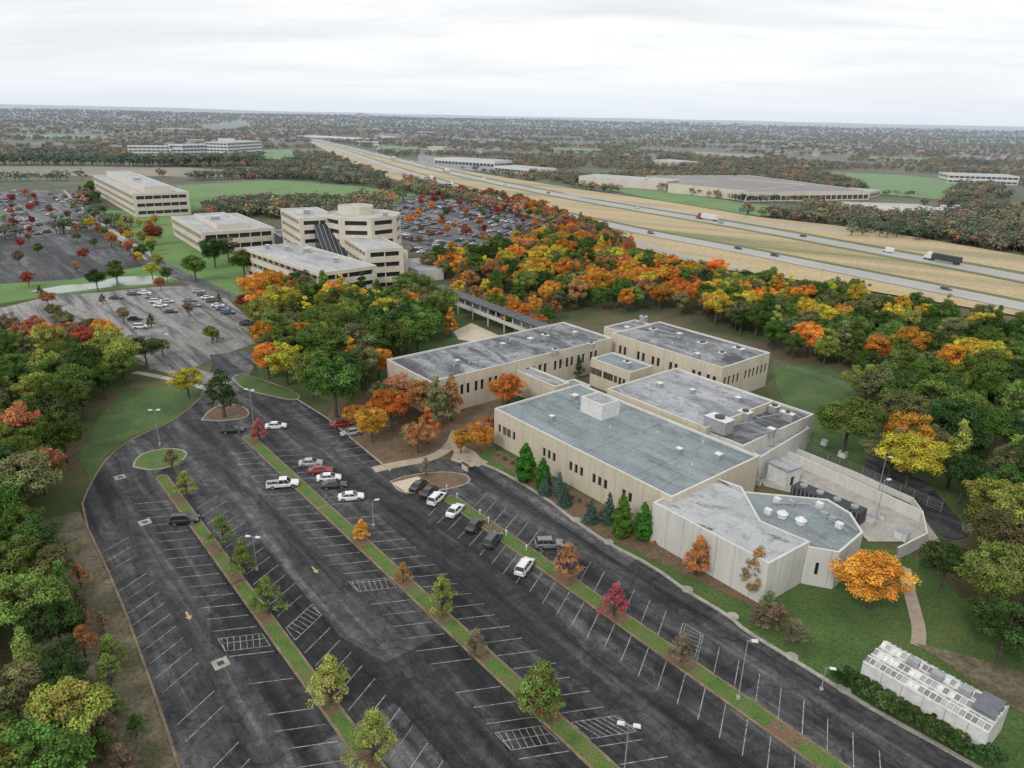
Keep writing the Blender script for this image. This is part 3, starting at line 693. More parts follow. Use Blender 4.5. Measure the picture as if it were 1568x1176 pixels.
b.obj('roof_panels',[M_WHITE,flat('cloudy_glazing',(.36,.38,.36),.4),flat('dusty_glazing',(.20,.19,.165),.4),M_GREYM,flat('slate_panel',(.14,.15,.165),.6),flat('grey_glazing',(.27,.28,.265),.4)],GHE)
# ------------------------------------------------------------------ trees
def mk_leaf_mesh(name,clumps,cov,size,trunk,seed,up=.55,spread=.3,mat=None):
    r=np.random.default_rng(seed); V=[];T=[];TG=[]
    for (c,rad,tint) in clumps:
        n=int(cov*12.5*rad[0]*(rad[0]*.4+rad[2]*.6)/(size*size*.62))+4
        d=r.normal(size=(n,3)); d/=np.linalg.norm(d,axis=1)[:,None]
        flip=(d[:,2]<0)&(r.random(n)<.6); d[flip,2]*=-1
        pos=np.array(c)+d*np.array(rad)*(.6+spread*1.5*r.random(n))[:,None]
        nn=d+r.normal(size=(n,3))*.5+np.array([0,0,up]); nn/=np.linalg.norm(nn,axis=1)[:,None]
        t=np.cross(nn,r.normal(size=(n,3))); t/=np.linalg.norm(t,axis=1)[:,None]; b=np.cross(nn,t)
        s=(size*(.55+.9*r.random(n)))[:,None]
        q=np.stack([pos-t*s*.5-b*s*.28,pos+t*s*.1-b*s*.5,pos+t*s*.55+b*s*.1,pos-t*s*.1+b*s*.5],axis=1)
        V.append(q.reshape(-1,3)); tt=np.repeat(tint*(.75+.5*r.random(n)),4); T.append(tt); TG.append(np.full(4*n,r.uniform(.84,1.2)))
    V=np.concatenate(V); T=np.concatenate(T); TG=np.concatenate(TG); nl=len(V)
    mb=MB(); trunk(mb)
    nq=nl//4
    verts=V.tolist()+[tuple(x) for x in mb.v]
    faces=np.arange(nl).reshape(-1,4).tolist()+[[i+nl for i in f] for f in mb.f]
    me=D.meshes.new(name); me.from_pydata(verts,[],faces)
    me.materials.append(mat or M_LEAF); me.materials.append(M_BARK)
    mi=np.zeros(len(faces),dtype=np.int32); mi[nq:]=1; me.polygons.foreach_set('material_index',mi)
    ca=me.color_attributes.new('tint','FLOAT_COLOR','POINT'); arr=np.ones((len(verts),4),dtype=np.float32); arr[:nl,0]=T;arr[:nl,1]=T*TG*np.repeat(.94+.12*r.random(nq),4);arr[:nl,2]=T
    ca.data.foreach_set('color',arr.ravel()); me.update(); return me
def decid(name,seed,h=12,R=4.4,base=.28,nc=38,cov=.8,size=.3,sparse=False,shape=1.0,limbs=9,mat=None):
    r=random.Random(seed); cl=[]; cz=h*(1+base)/2*1.0; rz=h*(1-base)/2
    ph=[r.uniform(0,6.28) for _ in range(4)]
    for i in range(nc):
        a=r.uniform(0,6.283); zz=r.uniform(-1,1); k=math.sqrt(max(0,1-zz*zz))
        if shape!=1: k=max(.1,(1-(zz+1)/2)**shape*1.25)*.9
        lob=1+.18*math.sin(2*a+ph[0])+.16*math.sin(3*a+ph[1]+zz*2)
        q=r.uniform(.3,1)**.5*.84
        c=(R*k*lob*q*math.cos(a),R*k*lob*q*math.sin(a),cz+rz*zz*.84*(q if shape==1 else 1))
        rad=r.uniform(.14,.31)*R*(.75 if zz>.6 or sparse else 1)
        cl.append((c,(rad,rad,rad*r.uniform(.6,.85)),r.uniform(.65,1.35)))
    def trunk(mb):
        tr=h*.02+.03; top=(r.uniform(-.3,.3),r.uniform(-.3,.3),h*.8)
        m=(top[0]*.4,top[1]*.4,h*.4)
        mb.tube((0,0,-.2),m,tr*1.3,tr*.8,7); mb.tube(m,top,tr*.8,tr*.15,6)
        for c,_,_ in cl[:limbs]:
            z0=max(h*.18,min(h*.6,c[2]-r.uniform(.15,.3)*h)); f=z0/h*.5
            mb.tube((top[0]*f,top[1]*f,z0),c,tr*.4,tr*.08,5)
    return mk_leaf_mesh(name,cl,cov,size,trunk,seed,spread=.5 if sparse else .40,mat=mat)
def conifer(name,seed,h=10,R=2.6,size=.28,n=26):
    r=random.Random(seed); cl=[]
    for i in range(n):
        f=(i+.5)/n; z_=h*(.06+.92*f); rad=R*(1-f)**.85+.12; m=max(3,int(rad*4))
        for j in range(m):
            a=6.283*j/m+i*.7+r.uniform(-.2,.2); q=rad*r.uniform(.55,.85); cl.append(((q*math.cos(a),q*math.sin(a),z_-q*.12),(max(.3,rad*.38),max(.3,rad*.38),.3),r.uniform(.7,1.3)))
    return mk_leaf_mesh(name,cl,.45,size,lambda mb: mb.tube((0,0,-.1),(0,0,h*.95),h*.018,.02,6),seed)
def arbor(name,seed,h=8,R=1.7):
    r=random.Random(seed); cl=[]
    for i in range(60):
        f=r.random(); rad=R*math.sin(math.pi*min(1,(f*.86+.14)))**.8*(1-.35*f); a=r.uniform(0,6.283)
        cl.append(((rad*.7*math.cos(a),rad*.7*math.sin(a),h*(.04+.9*f)),(rad*.4+.15,rad*.4+.15,.7),r.uniform(.8,1.25)))
    return mk_leaf_mesh(name,cl,.7,.22,lambda mb: mb.tube((0,0,-.1),(0,0,h*.8),.12,.03,6),seed)
TD=[decid('tree_crown_%d'%i,40+i,12,4.6+.3*(i%3),.18+.04*(i%3),56,.62,.26) for i in range(6)]
TT=[decid('tree_tall_%d'%i,60+i,12,3.4,.15,44,.62,.26,shape=.75) for i in range(3)]
TS=[decid('tree_sparse_%d'%i,80+i,6,2.1,.2,60,.42,.14,True,.85,limbs=30) for i in range(4)]
TY=[decid('tree_young_%d'%i,90+i,6,2.0,.18,46,.5,.16,False,.9,limbs=14) for i in range(3)]
TC=[conifer('conifer_%d'%i,100+i) for i in range(2)]
TA=[arbor('arborvitae_%d'%i,110+i) for i in range(2)]
TB=[decid('bush_%d'%i,120+i,1.6,1.1,.0,26,.9,.13,limbs=3) for i in range(2)]
C={'green':(.085,.14,.034),'dk':(.052,.092,.030),'lt':(.15,.21,.055),'yg':(.26,.28,.07),'yel':(.48,.38,.055),'or':(.55,.23,.045),'ru':(.37,.17,.08),'red':(.30,.06,.05),'br':(.20,.15,.10),'ol':(.16,.165,.075),'sp':(.09,.14,.115),'arb':(.06,.14,.025),'pk':(.36,.08,.09)}
NM={'or':'maple_tree','ru':'maple_tree','red':'maple_tree','yel':'ash_tree','yg':'ash_tree'}
def put(me,name,x,y,h,bh,col,wx=1,zz=0):
    o=D.objects.new(name,me); COL.objects.link(o); s=h/bh; o.location=(x,y,zz); o.scale=(s*wx,s*wx*random.uniform(.92,1.08),s)
    o.rotation_euler=(0,0,random.uniform(0,6.28)); c=C[col]; j=random.uniform(.88,1.12); o.color=(c[0]*j*random.uniform(.9,1.1),c[1]*j,c[2]*j,1); return o
def tree(u,v,h,col,kind='d',wx=1,name=None):
    p=G(u,v)
    S={'d':(TD,12),'t':(TT,12),'s':(TS,6),'y':(TY,6),'c':(TC,10),'a':(TA,8),'b':(TB,1.6)}[kind]
    nm=name or {'c':'spruce_tree','a':'arborvitae_tree','b':'shrub','s':NM.get(col,'young_tree'),'y':NM.get(col,'young_tree')}.get(kind,NM.get(col,'oak_tree'))
    return put(random.choice(S[0]),nm,p.x,p.y,h,S[1],col,wx)
for (u,v),h in zip(I1,(5.6,6,6.4,6.6,7.2,7.4)): tree(u,v,h,'yg' if v in(762,1077,1167) else 'lt','s',1.15)
tree(265,720,4.8,'ol','y',1.35)
for (u,v),h,c_,k in zip(I2,(5.5,4.2,3.8,6.5,4.4,8.2),('pk','or','ru','yg','br','lt'),'yyssss'): tree(u,v,h,c_,k,1.15)
tree(830,1096,7.2,'ru','s',1.05); tree(827,1097,8,'lt','y',1.1)
for (u,v),h,c_ in zip(I3[1:4],(6.4,5.8,4.8),('ru','pk','br')): tree(u,v,h,c_,'s',1.2)
tree(652,728,4,'br','s')
for q in [(570,678,9,'or'),(600,655,10,'or'),(640,694,8,'ru'),(668,655,13,'ol','t'),(692,645,12,'ru','t'),(735,694,7.5,'or'),(706,694,6,'or'),(752,672,6.5,'ru'),(778,628,10,'or'),(628,684,4.5,'lt'),(545,655,6,'or'),(650,640,11,'ru'),(610,630,11,'ru'),(655,680,9,'or','t'),(590,640,10,'ol'),
  (515,640,17,'green'),(535,612,15,'dk'),(560,600,14,'ol'),(478,606,13,'lt'),(440,590,13,'yel'),(412,580,11,'or'),(344,640,12.5,'dk','t',1.2),(500,575,15,'green'),(290,610,9,'yel'),(575,560,16,'green'),(600,540,18,'dk'),(640,545,15,'green'),(545,570,15,'ol'),
  (690,515,10,'or','t'),(660,520,12,'green'),(886,578,6,'dk','t'),(915,572,5.5,'lt','t'),(395,470,14,'or'),(405,495,13,'or'),(385,490,10,'red'),(480,460,12,'green','t'),(478,470,11,'ol','t'),
  (1290,700,15,'green'),(1385,752,13,'yel'),(1360,735,12,'ol'),(1380,710,13,'or'),(1328,935,10,'or','d',1.2),(238,375,12,'red'),(350,400,13,'ol'),(330,410,15,'dk'),(375,425,13,'green'),(300,430,12,'green'),(595,425,12,'or'),(525,570,14,'ol'),
  (1440,900,9,'dk'),(160,330,7,'green'),(75,470,6,'ru'),(150,445,9,'dk'),(180,437,9,'green'),(247,445,6,'ru'),(325,525,6,'lt'),(225,560,9,'dk'),(250,545,6,'green'),(290,485,6,'br'),(190,495,6,'br'),(85,490,6,'ol')]:
    tree(q[0],q[1],q[2],q[3],q[4] if len(q)>4 else 'd',q[5] if len(q)>5 else 1)
for q in [(804,738,8.5,'arb'),(830,750,7,'arb'),(950,822,8.2,'arb'),(983,826,7.2,'arb')]: tree(*q,'a',1.1)
for q in [(834,758,4.8,'sp'),(856,760,5.2,'sp'),(864,774,4.8,'sp'),(904,800,5,'sp'),(931,800,6,'sp')]: tree(*q,'c',1.0)
tree(1065,880,7.2,'ru','s',1.0); tree(1066,881,7,'or','s',.9); tree(1152,912,9,'ol','y',.75); tree(1150,914,8.6,'ru','s',.8)
for q in [(1160,955,3.5,'br'),(1188,965,4.5,'br'),(1215,985,4,'br'),(1175,940,4,'ol')]: tree(*q,'s',1.4)
for i in range(14):
    f=i/13; tree(1296+(1505-1296)*f,1050+(1168-1050)*f,2.7,'dk','b',.95)
for i in range(22):
    f=i/21; tree(762+(1000-762)*f,694+(830-694)*f+4,.9,'ol' if i%3 else 'ru','b',.9)
def zone(poly,sp,hr,pal,n=None,kinds='ddddt',excl=()):
    w=[G(*p) for p in poly]; xs=[p.x for p in w]; ys=[p.y for p in w]; pts=[]
    area=(max(xs)-min(xs))*(max(ys)-min(ys)); cell={}
    for _ in range(int(area/(sp*sp)*10)):
        x=random.uniform(min(xs),max(xs)); y=random.uniform(min(ys),max(ys))
        if not pip((x,y),w): continue
        k=(int(x//sp),int(y//sp)); ok=True
        for i in (-1,0,1):
            for j in (-1,0,1):
                for q in cell.get((k[0]+i,k[1]+j),()):
                    if (q[0]-x)**2+(q[1]-y)**2<sp*sp: ok=False
        if not ok or any(pip((x,y),e_) for e_ in excl): continue
        cell.setdefault(k,[]).append((x,y)); pts.append((x,y))
    for x,y in pts:
        nz=mnoise.noise(Vector((x/22,y/22,5)))*.5+.5; idx=int(max(0,min(.999,nz*1.0+random.uniform(-.4,.4)))*len(pal)); c_=pal[idx]; k=random.choice(kinds)
        S={'d':(TD,12),'t':(TT,12),'s':(TS,6),'y':(TY,6),'c':(TC,10)}[k]
        put(random.choice(S[0]),NM.get(c_,'oak_tree') if k!='c' else 'pine_tree',x,y,random.uniform(*hr),S[1],c_,random.uniform(.78,1.02) if k in 'dt' else 1.1)
    return len(pts)
zone([(-260,820),(40,800),(82,880),(122,960),(150,1050),(165,1176),(190,1400),(-300,1400)],4.7,(8,13),['green','dk','green','ol','lt','yg','green','green','yel','green','dk','lt'])
zone([(60,830),(110,870),(158,960),(195,1060),(225,1176),(230,1290),(150,1176),(140,1050),(100,930)],3.0,(2.5,6),['ol','br','green','lt','br','ru'],kinds='ssy')
zone([(-260,560),(60,552),(200,560),(212,575),(180,605),(120,650),(108,720),(60,800),(-260,830)],5.2,(9,14),['green','dk','ol','green','yg','yg','green','dk','ru','green'])
zone([(-60,520),(60,515),(150,520),(185,545),(60,552),(-260,560)],6,(7,11),['ru','br','or','ru','ol','red'])
zone([(400,465),(440,455),(560,470),(650,465),(690,500),(640,530),(590,575),(560,600),(500,585),(470,570),(410,560),(395,520)],5.6,(10,15),['or','yel','green','green','dk','ol','lt','or','yg'],excl=[loop])
zone([(655,420),(750,400),(835,372),(965,412),(1100,440),(1130,508),(1010,480),(900,478),(850,485),(790,455),(720,440)],5.6,(9,14),['or','yel','green','or','ol','or','dk','lt','green','yel','or','ru'])
zone([(1100,440),(1300,472),(1568,530),(1900,600),(1900,700),(1568,640),(1450,600),(1330,572),(1205,550),(1130,508)],5.6,(9,14),['ol','or','green','dk','lt','yel','green','yg','green','yel','ol','or'])
zone([(1300,600),(1568,610),(1900,640),(1950,1250),(1640,1060),(1500,1000),(1480,930),(1500,860),(1490,800),(1440,745),(1390,700),(1345,650)],5.6,(10,16),['green','ol','green','green','dk','lt','green','yg','dk','green','ol'])
zone([(700,300),(800,315),(870,340),(965,385),(960,412),(835,372),(850,352),(790,318)],6,(8,12),['ru','red','br','or','ru','green','ol'])
zone([(640,300),(800,318),(840,370),(790,400),(700,400),(620,375)],17,(5,9),['ru','red','or','green','br'],kinds='d')
zone([(-80,300),(120,305),(220,390),(240,420),(60,440),(-80,445)],20,(5,9),['ru','red','br','green','yg'],kinds='d')
zone([(130,345),(240,345),(250,420),(300,440),(240,432),(180,395)],12,(6,9),['green','yg','yel','ru'],kinds='d')
zone([(-60,455),(240,440),(320,450),(380,510),(250,560),(100,500)],30,(4,6),['ru','br','green'],kinds='y')
zone([(120,300),(135,318),(155,316),(140,290)],9,(7,10),['green','dk'])
zone([(700,425),(760,445),(850,490),(830,515),(780,510),(700,470)],7,(7,10),['or','ru','green','yel'],excl=[])
# ---- far masses as face-instanced groves
EXC+= [[tuple(p) for p in e_] for e_ in EX_MID]+[[tuple(p) for p in e_] for e_ in EXC_B]
EXC.append([tuple(G(*p)) for p in [(150,300),(270,300),(310,312),(330,345),(250,350),(160,345),(130,325)]])
em={}
def far(x,y,sc,zz,c_):
    em.setdefault((c_,random.randrange(2)),[]).append((x,y,sc,zz))
PF=['dk','green','ol','br','green','br','ol','ru','ol','ru','dk','yg','green','ol','br','or','ol','lt']
bb=[(min(q[0] for q in e_),min(q[1] for q in e_),max(q[0] for q in e_),max(q[1] for q in e_)) for e_ in EXC]
def blocked(x,y):
    for e_,b_ in zip(EXC,bb):
        if b_[0]<=x<=b_[2] and b_[1]<=y<=b_[3] and pip((x,y),e_): return True
    return False
for i in range(60000):
    r=math.exp(random.uniform(math.log(430),math.log(9500))); th=random.uniform(-.75,.70)
    x=r*math.sin(th); y=r*math.cos(th)
    nz=mnoise.noise(Vector((x/260,y/200,7)))+.45*mnoise.noise(Vector((x/70,y/60,2)))
    if nz<(-.08 if r<3000 else -.3): continue
    if blocked(x,y): continue
    nz2=mnoise.noise(Vector((x/120,y/90,11)))*.5+.5
    c_=PF[int(max(0,min(.999,nz2+random.uniform(-.33,.33)))*len(PF))]
    if th<-.15 and r<1500 and random.random()<.35: c_=random.choice(('green','dk','ol'))
    sc=random.uniform(.55,1.05)*(1 if r<1500 else 1+(r-1500)/4500)
    far(x,y,sc,tz(x,y),c_)
def treerow(pts,step,sc,cols):
    line=[G(*p) for p in pts]
    for a,c in zip(line[:-1],line[1:]):
        L=(c-a).length; n=int(L/step)
        for i in range(n):
            q=a.lerp(c,(i+random.random()*.6)/n); far(q.x+random.uniform(-3,3),q.y+random.uniform(-4,4),sc*random.uniform(.8,1.25),0,random.choice(cols))
for k in range(3): treerow([(-60,252+k),(100,252+k),(250,254+k),(400,252+k)],7,1.4,['dk','dk','green'])
treerow([(-60,278),(130,277)],6,1.0,['dk','green','ol']); treerow([(300,274),(400,268),(560,268)],6,.9,['dk','green','ol'])
for k in range(2): treerow([(290,276+k),(420,272+k),(600,284+k)],7,.9,['green','dk','ol'])
treerow([(960,284),(1140,310),(1260,312)],8,.8,['green','ru','dk'])
for k in range(5): treerow([(1300,342+k*5),(1450,350+k*5),(1600,368+k*5),(1750,390+k*5)],6,.9,['dk','dk','green','ol'])
for k in range(3): treerow([(400,318+k*5),(520,312+k*5),(620,300+k*4)],7,.9,['green','yg','ol','or'])
for k in range(2): treerow([(620,278+k*6),(700,302+k*6),(800,330+k*4)],7,.9,['green','ru','ol','or'])
for (c_,k),L_ in em.items():
    V=[];F_=[]
    for x,y,s,zz in L_:
        a=random.uniform(0,6.28); n=len(V)
        for q in range(4):
            b_=a+math.pi/4+q*math.pi/2; V.append((x+s*.7071*math.cos(b_),y+s*.7071*math.sin(b_),zz))
        F_.append((n,n+1,n+2,n+3))
    me=D.meshes.new('distant_trees'); me.from_pydata(V,[],F_); o=D.objects.new('distant_trees',me); COL.objects.link(o)
    o.instance_type='FACES'; o.use_instance_faces_scale=True; o.instance_faces_scale=1; o.show_instancer_for_render=False; o.show_instancer_for_viewport=False
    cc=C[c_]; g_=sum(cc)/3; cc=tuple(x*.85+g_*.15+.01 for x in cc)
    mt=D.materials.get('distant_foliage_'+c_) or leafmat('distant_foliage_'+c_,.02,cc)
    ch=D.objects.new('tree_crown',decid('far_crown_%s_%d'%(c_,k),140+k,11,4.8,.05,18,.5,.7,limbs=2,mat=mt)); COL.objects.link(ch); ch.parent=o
# ------------------------------------------------------------------ vehicles
def paintmat():
    m,nt=newmat('car_paint'); oi=nt.nodes.new('ShaderNodeObjectInfo'); co=coords(nt)
    c=mixc(nt,1,oi.outputs['Color'],ramp(nt,noise(nt,co,2,3),[.93,1.05]),'MULTIPLY'); finish(nt,c,.28,.5)
    bs=nt.nodes['Principled BSDF']; bs.inputs['Coat Weight'].default_value=.5; return m
M_PAINT=paintmat(); M_TYRE=flat('tyre_rubber',(.02,.02,.02),.8); M_HUB=flat('wheel_rim',(.35,.35,.36),.35,.5,.6); M_LAMP=flat('lamp_lens',(.6,.6,.58),.2); M_TAIL=flat('tail_lens',(.3,.015,.012),.3)
M_CGL=flat('car_glass',(.015,.018,.022),.08,.6)
CM=[M_PAINT,M_CGL,M_TYRE,M_HUB,M_LAMP,M_TAIL,M_DARKM]
def loft(mb,st,mi=0):
    rings=[]
    for x,zb,zt,hw in st:
        rings.append([(x,-hw*.9,zb),(x,-hw,zb+.18),(x,-hw,zt-.22),(x,-hw*.88,zt),(x,hw*.88,zt),(x,hw,zt-.22),(x,hw,zb+.18),(x,hw*.9,zb)])
    for a,b in zip(rings[:-1],rings[1:]):
        for i in range(8): j=(i+1)%8; mb.face([a[i],b[i],b[j],a[j]],mi)
    mb.face(rings[0],mi); mb.face(rings[-1][::-1],mi)
def cabin(mb,xb0,xb1,xt0,xt1,zb,zt,hb,ht,div):
    b=[(xb0,-hb,zb),(xb1,-hb,zb),(xb1,hb,zb),(xb0,hb,zb)]; t=[(xt0,-ht,zt),(xt1,-ht,zt),(xt1,ht,zt),(xt0,ht,zt)]
    for i in range(4): j=(i+1)%4; mb.face([b[i],b[j],t[j],t[i]],1)
    mb.box(((xt0+xt1)/2,0,zt-.03),(xt1-xt0+.06,2*ht+.05,.07),0)
    for sy in (-1,1):
        for i,(xa,xc) in enumerate(((xb0,xt0),(xb1,xt1))): mb.tube((xa,sy*hb,zb),(xc,sy*ht,zt),.045,.045,4,0)
        for f in div:
            mb.tube((xb0+(xb1-xb0)*f,sy*(hb+.005),zb),(xt0+(xt1-xt0)*f,sy*(ht+.005),zt),.045,.04,4,0)
def wheels(mb,xs,y,r=.34,w=.24):
    for x in xs:
        for sy in (-1,1):
            mb.tube((x,sy*(y-w),r),(x,sy*y,r),r,r,14,2); mb.tube((x,sy*y,r),(x,sy*(y+.015),r),r*.62,r*.6,10,3)
            mb.tube((x,sy*(y-.04),r+.02),(x,sy*(y-.012),r+.02),r*1.22,r*1.22,14,6)
def lights(mb,xf,xr,zf,zr,hw):
    for sy in (-1,1):
        mb.box((xf,sy*hw*.72,zf),(.16,hw*.42,.16),4); mb.box((xr,sy*hw*.78,zr),(.14,hw*.34,.2),5)
        mb.box((.75,sy*(hw+.1),.98),(.16,.2,.12),0)
    mb.box((xf+.02,0,zf-.25),(.1,hw*.9,.2),6)
def sedan():
    mb=MB(); loft(mb,[(-2.35,.42,.86,.72),(-2.22,.30,1.0,.84),(-1.5,.24,1.04,.91),(0,.22,.98,.92),(1.1,.24,.96,.91),(1.9,.27,.84,.86),(2.25,.32,.74,.78),(2.36,.42,.62,.66)])
    cabin(mb,-1.75,1.15,-1.0,.35,.98,1.44,.80,.60,(.5,)); wheels(mb,(-1.42,1.42),.93); lights(mb,2.22,-2.27,.56,.72,.86); return mb.mesh('sedan',CM)
def suv():
    mb=MB(); loft(mb,[(-2.32,.45,1.0,.78),(-2.25,.34,1.1,.88),(-1.5,.3,1.14,.95),(0,.28,1.1,.96),(1.1,.3,1.08,.95),(1.95,.32,.98,.9),(2.28,.4,.84,.8),(2.36,.5,.7,.7)])
    cabin(mb,-2.15,1.2,-1.85,.45,1.08,1.7,.84,.68,(.35,.66)); wheels(mb,(-1.42,1.42),.97,.38); lights(mb,2.24,-2.24,.7,.9,.9)
    for sy in (-.6,.6): mb.tube((-1.7,sy,1.76),(.2,sy,1.76),.025,.025,4,6)
    return mb.mesh('suv',CM)
def pickup():
    mb=MB(); loft(mb,[(-.7,.42,1.12,.97),(0,.4,1.14,.99),(1.2,.4,1.14,.98),(2.3,.42,1.08,.95),(2.8,.48,.98,.88),(2.9,.55,.8,.8)])
    cabin(mb,-.75,1.4,-.6,.75,1.12,1.84,.9,.74,(.5,))
    mb.box((-1.82,0,.5),(2.3,1.9,.2),6)
    for sy in (-1,1): mb.box((-1.82,sy*.93,.5),(2.3,.1,.64),0)
    mb.box((-2.94,0,.5),(.1,1.95,.64),0); mb.box((-3.0,0,.42),(.12,1.8,.16),3)
    wheels(mb,(-1.85,1.85),.99,.42,.28); lights(mb,2.78,-2.96,.8,.8,.95); return mb.mesh('pickup',CM)
def van():
    mb=MB(); loft(mb,[(-3,.4,2.5,.95),(-2.9,.35,2.6,1.0),(1.3,.35,2.6,1.0),(1.9,.35,1.9,.98),(2.2,.38,1.3,.95),(2.9,.42,1.0,.85)])
    mb.face([(1.42,-.85,2.5),(1.42,.85,2.5),(2.26,.85,1.3),(2.26,-.85,1.3)],1)
    for sy in (-1,1): mb.face([(1.2,sy*1.012,1.5),(1.9,sy*1.0,1.5),(1.7,sy*1.0,2.1),(1.2,sy*1.012,2.1)],1)
    wheels(mb,(-1.9,1.95),1.0,.38); return mb.mesh('van',CM)
def semi(tc,cc):
    mb=MB(); mb.box((-2.5,0,1.1),(14.5,2.55,2.9),0); mb.box((-2.5,0,.85),(13.5,1.2,.25),2)
    mb.box((6.6,0,.9),(2.4,2.3,2.7),1); mb.box((6.9,0,3.6),(1.6,2.0,.7),1,0,taper=.8); mb.box((8.6,0,.8),(1.9,2.0,1.25),1,0,taper=.93)
    mb.box((7.82,0,2.15),(.05,1.9,.9),3); mb.box((9.56,0,.9),(.08,1.3,.9),4)
    for x in (-8.4,-7.1,5.0,6.2,8.7):
        for sy in (-1,1): mb.tube((x,sy*.8,.52),(x,sy*1.2,.52),.52,.52,12,2)
    return mb.mesh('semi',[flat('trailer_paint',tc),flat('cab_paint',cc),M_TYRE,M_CGL,M_GREYM])
CS={'s':sedan(),'u':suv(),'p':pickup(),'v':van()}
SB=semi((.02,.02,.022),(.7,.7,.7)); SW=semi((.65,.65,.65),(.3,.03,.03))
PC={'w':(.72,.72,.72),'k':(.012,.012,.014),'d':(.04,.042,.048),'g':(.17,.175,.18),'s':(.38,.39,.40),'r':(.30,.012,.014),'b':(.02,.06,.2),'m':(.10,.015,.02),'t':(.12,.1,.08)}
def car(p,ang,col,kind='s',name='parked_car',zz=None):
    o=D.objects.new(name,CS[kind]); COL.objects.link(o); o.location=(p[0],p[1],ZL if zz is None else zz); o.rotation_euler=(0,0,ang); o.color=(*PC[col],1); return o
aH=math.atan2(*(B+A*K).yx); aS=math.atan2(*(B-A*K).yx)
for u,v,c_,k in [(357,662,'k','s'),(423,656,'w','s'),(476,713,'s','s'),(491,724,'r','s'),(504,736,'w','s'),(512,747,'k','s'),(538,765,'w','s'),(283,801,'k','u')]: car(G(u,v),aH,c_,k)
car(G(434,746),aH,'w','p','parked_pickup_truck')
car(G(522,653),aH+.25,'r','s'); car(G(538,666),aH+.25+math.pi,'s','s')
for u,v,c_,k in [(641,748,'k','s'),(657,757,'k','s'),(669,768,'w','u'),(697,786,'w','s'),(727,809,'k','s'),(754,832,'d','u'),(803,873,'w','u')]: car(G(u,v),aS,c_,k)
car(G(840,838),aS-math.radians(62),'g','u')
fill='wwskdgsbrkdwgsmtk'
def fillot(poly,dirv,mod=17.5,st=2.75,occ=.75,zz=.055):
    dirv=dirv.normalized(); n=Vector((-dirv.y,dirv.x)); ss=[p.dot(dirv) for p in poly]; ts=[p.dot(n) for p in poly]
    t=min(ts)+3; ct=0; g=0
    while t<max(ts)-2:
        s=min(ss)
        while s<max(ss):
            p=dirv*s+n*t
            if pip(p,poly) and random.random()<occ and pip(p+dirv*4,poly) and pip(p-dirv*4,poly):
                car(p,math.atan2(n.y,n.x)+random.choice((0,math.pi)),random.choice(fill),random.choice('ssuuup'),zz=zz); ct+=1
            s+=st
        t+= 5.6 if g%2==0 else 13; g+=1
    return ct
fillot(lotN,A,occ=.42),fillot(lotW,A,occ=.42)
for u,v,c_,k in [(178,458,'k','s'),(222,451,'w','s'),(233,457,'g','s'),(240,464,'w','u'),(246,470,'w','s'),(256,464,'s','s'),(262,479,'k','s'),(207,490,'d','s'),(216,503,'w','u'),(318,458,'w','s'),(326,463,'d','u'),(334,470,'w','s'),(341,475,'b','s'),(349,481,'b','u'),(297,470,'g','s'),(304,448,'s','s'),(312,453,'k','s'),(378,498,'k','u'),(290,462,'g','s'),(205,452,'d','s')]: car(G(u,v),aH,c_,k,zz=.03)
gl=MB()
for (ua,va),(ub,vb) in [((190,445),(215,510)),((285,442),(380,510)),((215,447),(330,520))]:
    a=G(ua,va); c=G(ub,vb); n_=int((c-a).length/2.9)
    for i in range(n_):
        q=a.lerp(c,i/n_); seg(q-B*5,q+B*5,.16,.05,gl)
for (ua,va),(ub,vb) in [((20,375),(80,425)),((90,365),(170,412)),((-40,390),(0,430))]:
    a=G(ua,va); c=G(ub,vb); n_=int((c-a).length/2.9)
    for i in range(n_):
        q=a.lerp(c,i/n_); seg(q-B*5,q+B*5,.25,.055,gl)
gl.obj('parking_line_marking',[M_LINE])
def ontrack(line,u,v,obj=None,off=0,rev=False,kind='s',col='w',name='car'):
    p=G(u,v); i=min(range(len(line)-1),key=lambda i:((line[i]+line[i+1])/2-p).length); d=(line[i+1]-line[i]).normalized(); q=line[i]+d*((p-line[i]).dot(d))
    side=(p-q).dot(Vector((-d.y,d.x))); q=q+Vector((-d.y,d.x))*(2 if side>=0 else -2)
    a=math.atan2(d.y,d.x)+(math.pi if rev else 0)
    if obj: 
        o=D.objects.new(name,obj); COL.objects.link(o); o.location=(q.x,q.y,z+.1); o.rotation_euler=(0,0,a)
    else: car(q,a,col,kind,name,z+.1)
for u,v,c_,k in [(760,284,'w','u'),(728,277,'w','v'),(840,297,'d','s'),(980,320,'w','s'),(1228,364,'k','s'),(1105,343,'s','s'),(1380,386,'w','v'),(560,232,'w','s'),(630,250,'w','v'),(650,257,'s','s')]: ontrack(hf,u,v,rev=True,kind=k,col=c_,name='van' if k=='v' else 'car')
for u,v,c_,k in [(875,333,'s','s'),(820,320,'k','s'),(993,360,'r','u'),(1130,383,'k','s'),(1186,394,'k','u'),(1447,446,'d','s'),(750,302,'w','s'),(690,284,'w','v'),(925,345,'g','s')]: ontrack(hn,u,v,kind=k,col=c_,name='van' if k=='v' else 'car')
ontrack(hf,1442,403,SB,rev=True,name='semi_truck'); ontrack(hf,603,244,SW,rev=True,name='semi_truck'); ontrack(hf,682,264,SW,rev=True,name='semi_truck'); ontrack(hn,663,277,SW,name='semi_truck'); ontrack(hf,1083,338,SW,rev=True,name='semi_truck')
for i in range(40):
    f=random.random(); p=G(1280+190*f,319+9*random.random()*(1-.2*f)); car(p,random.choice((.2,1.7)),'w',random.choice('vvu'),'parked_van',.3)
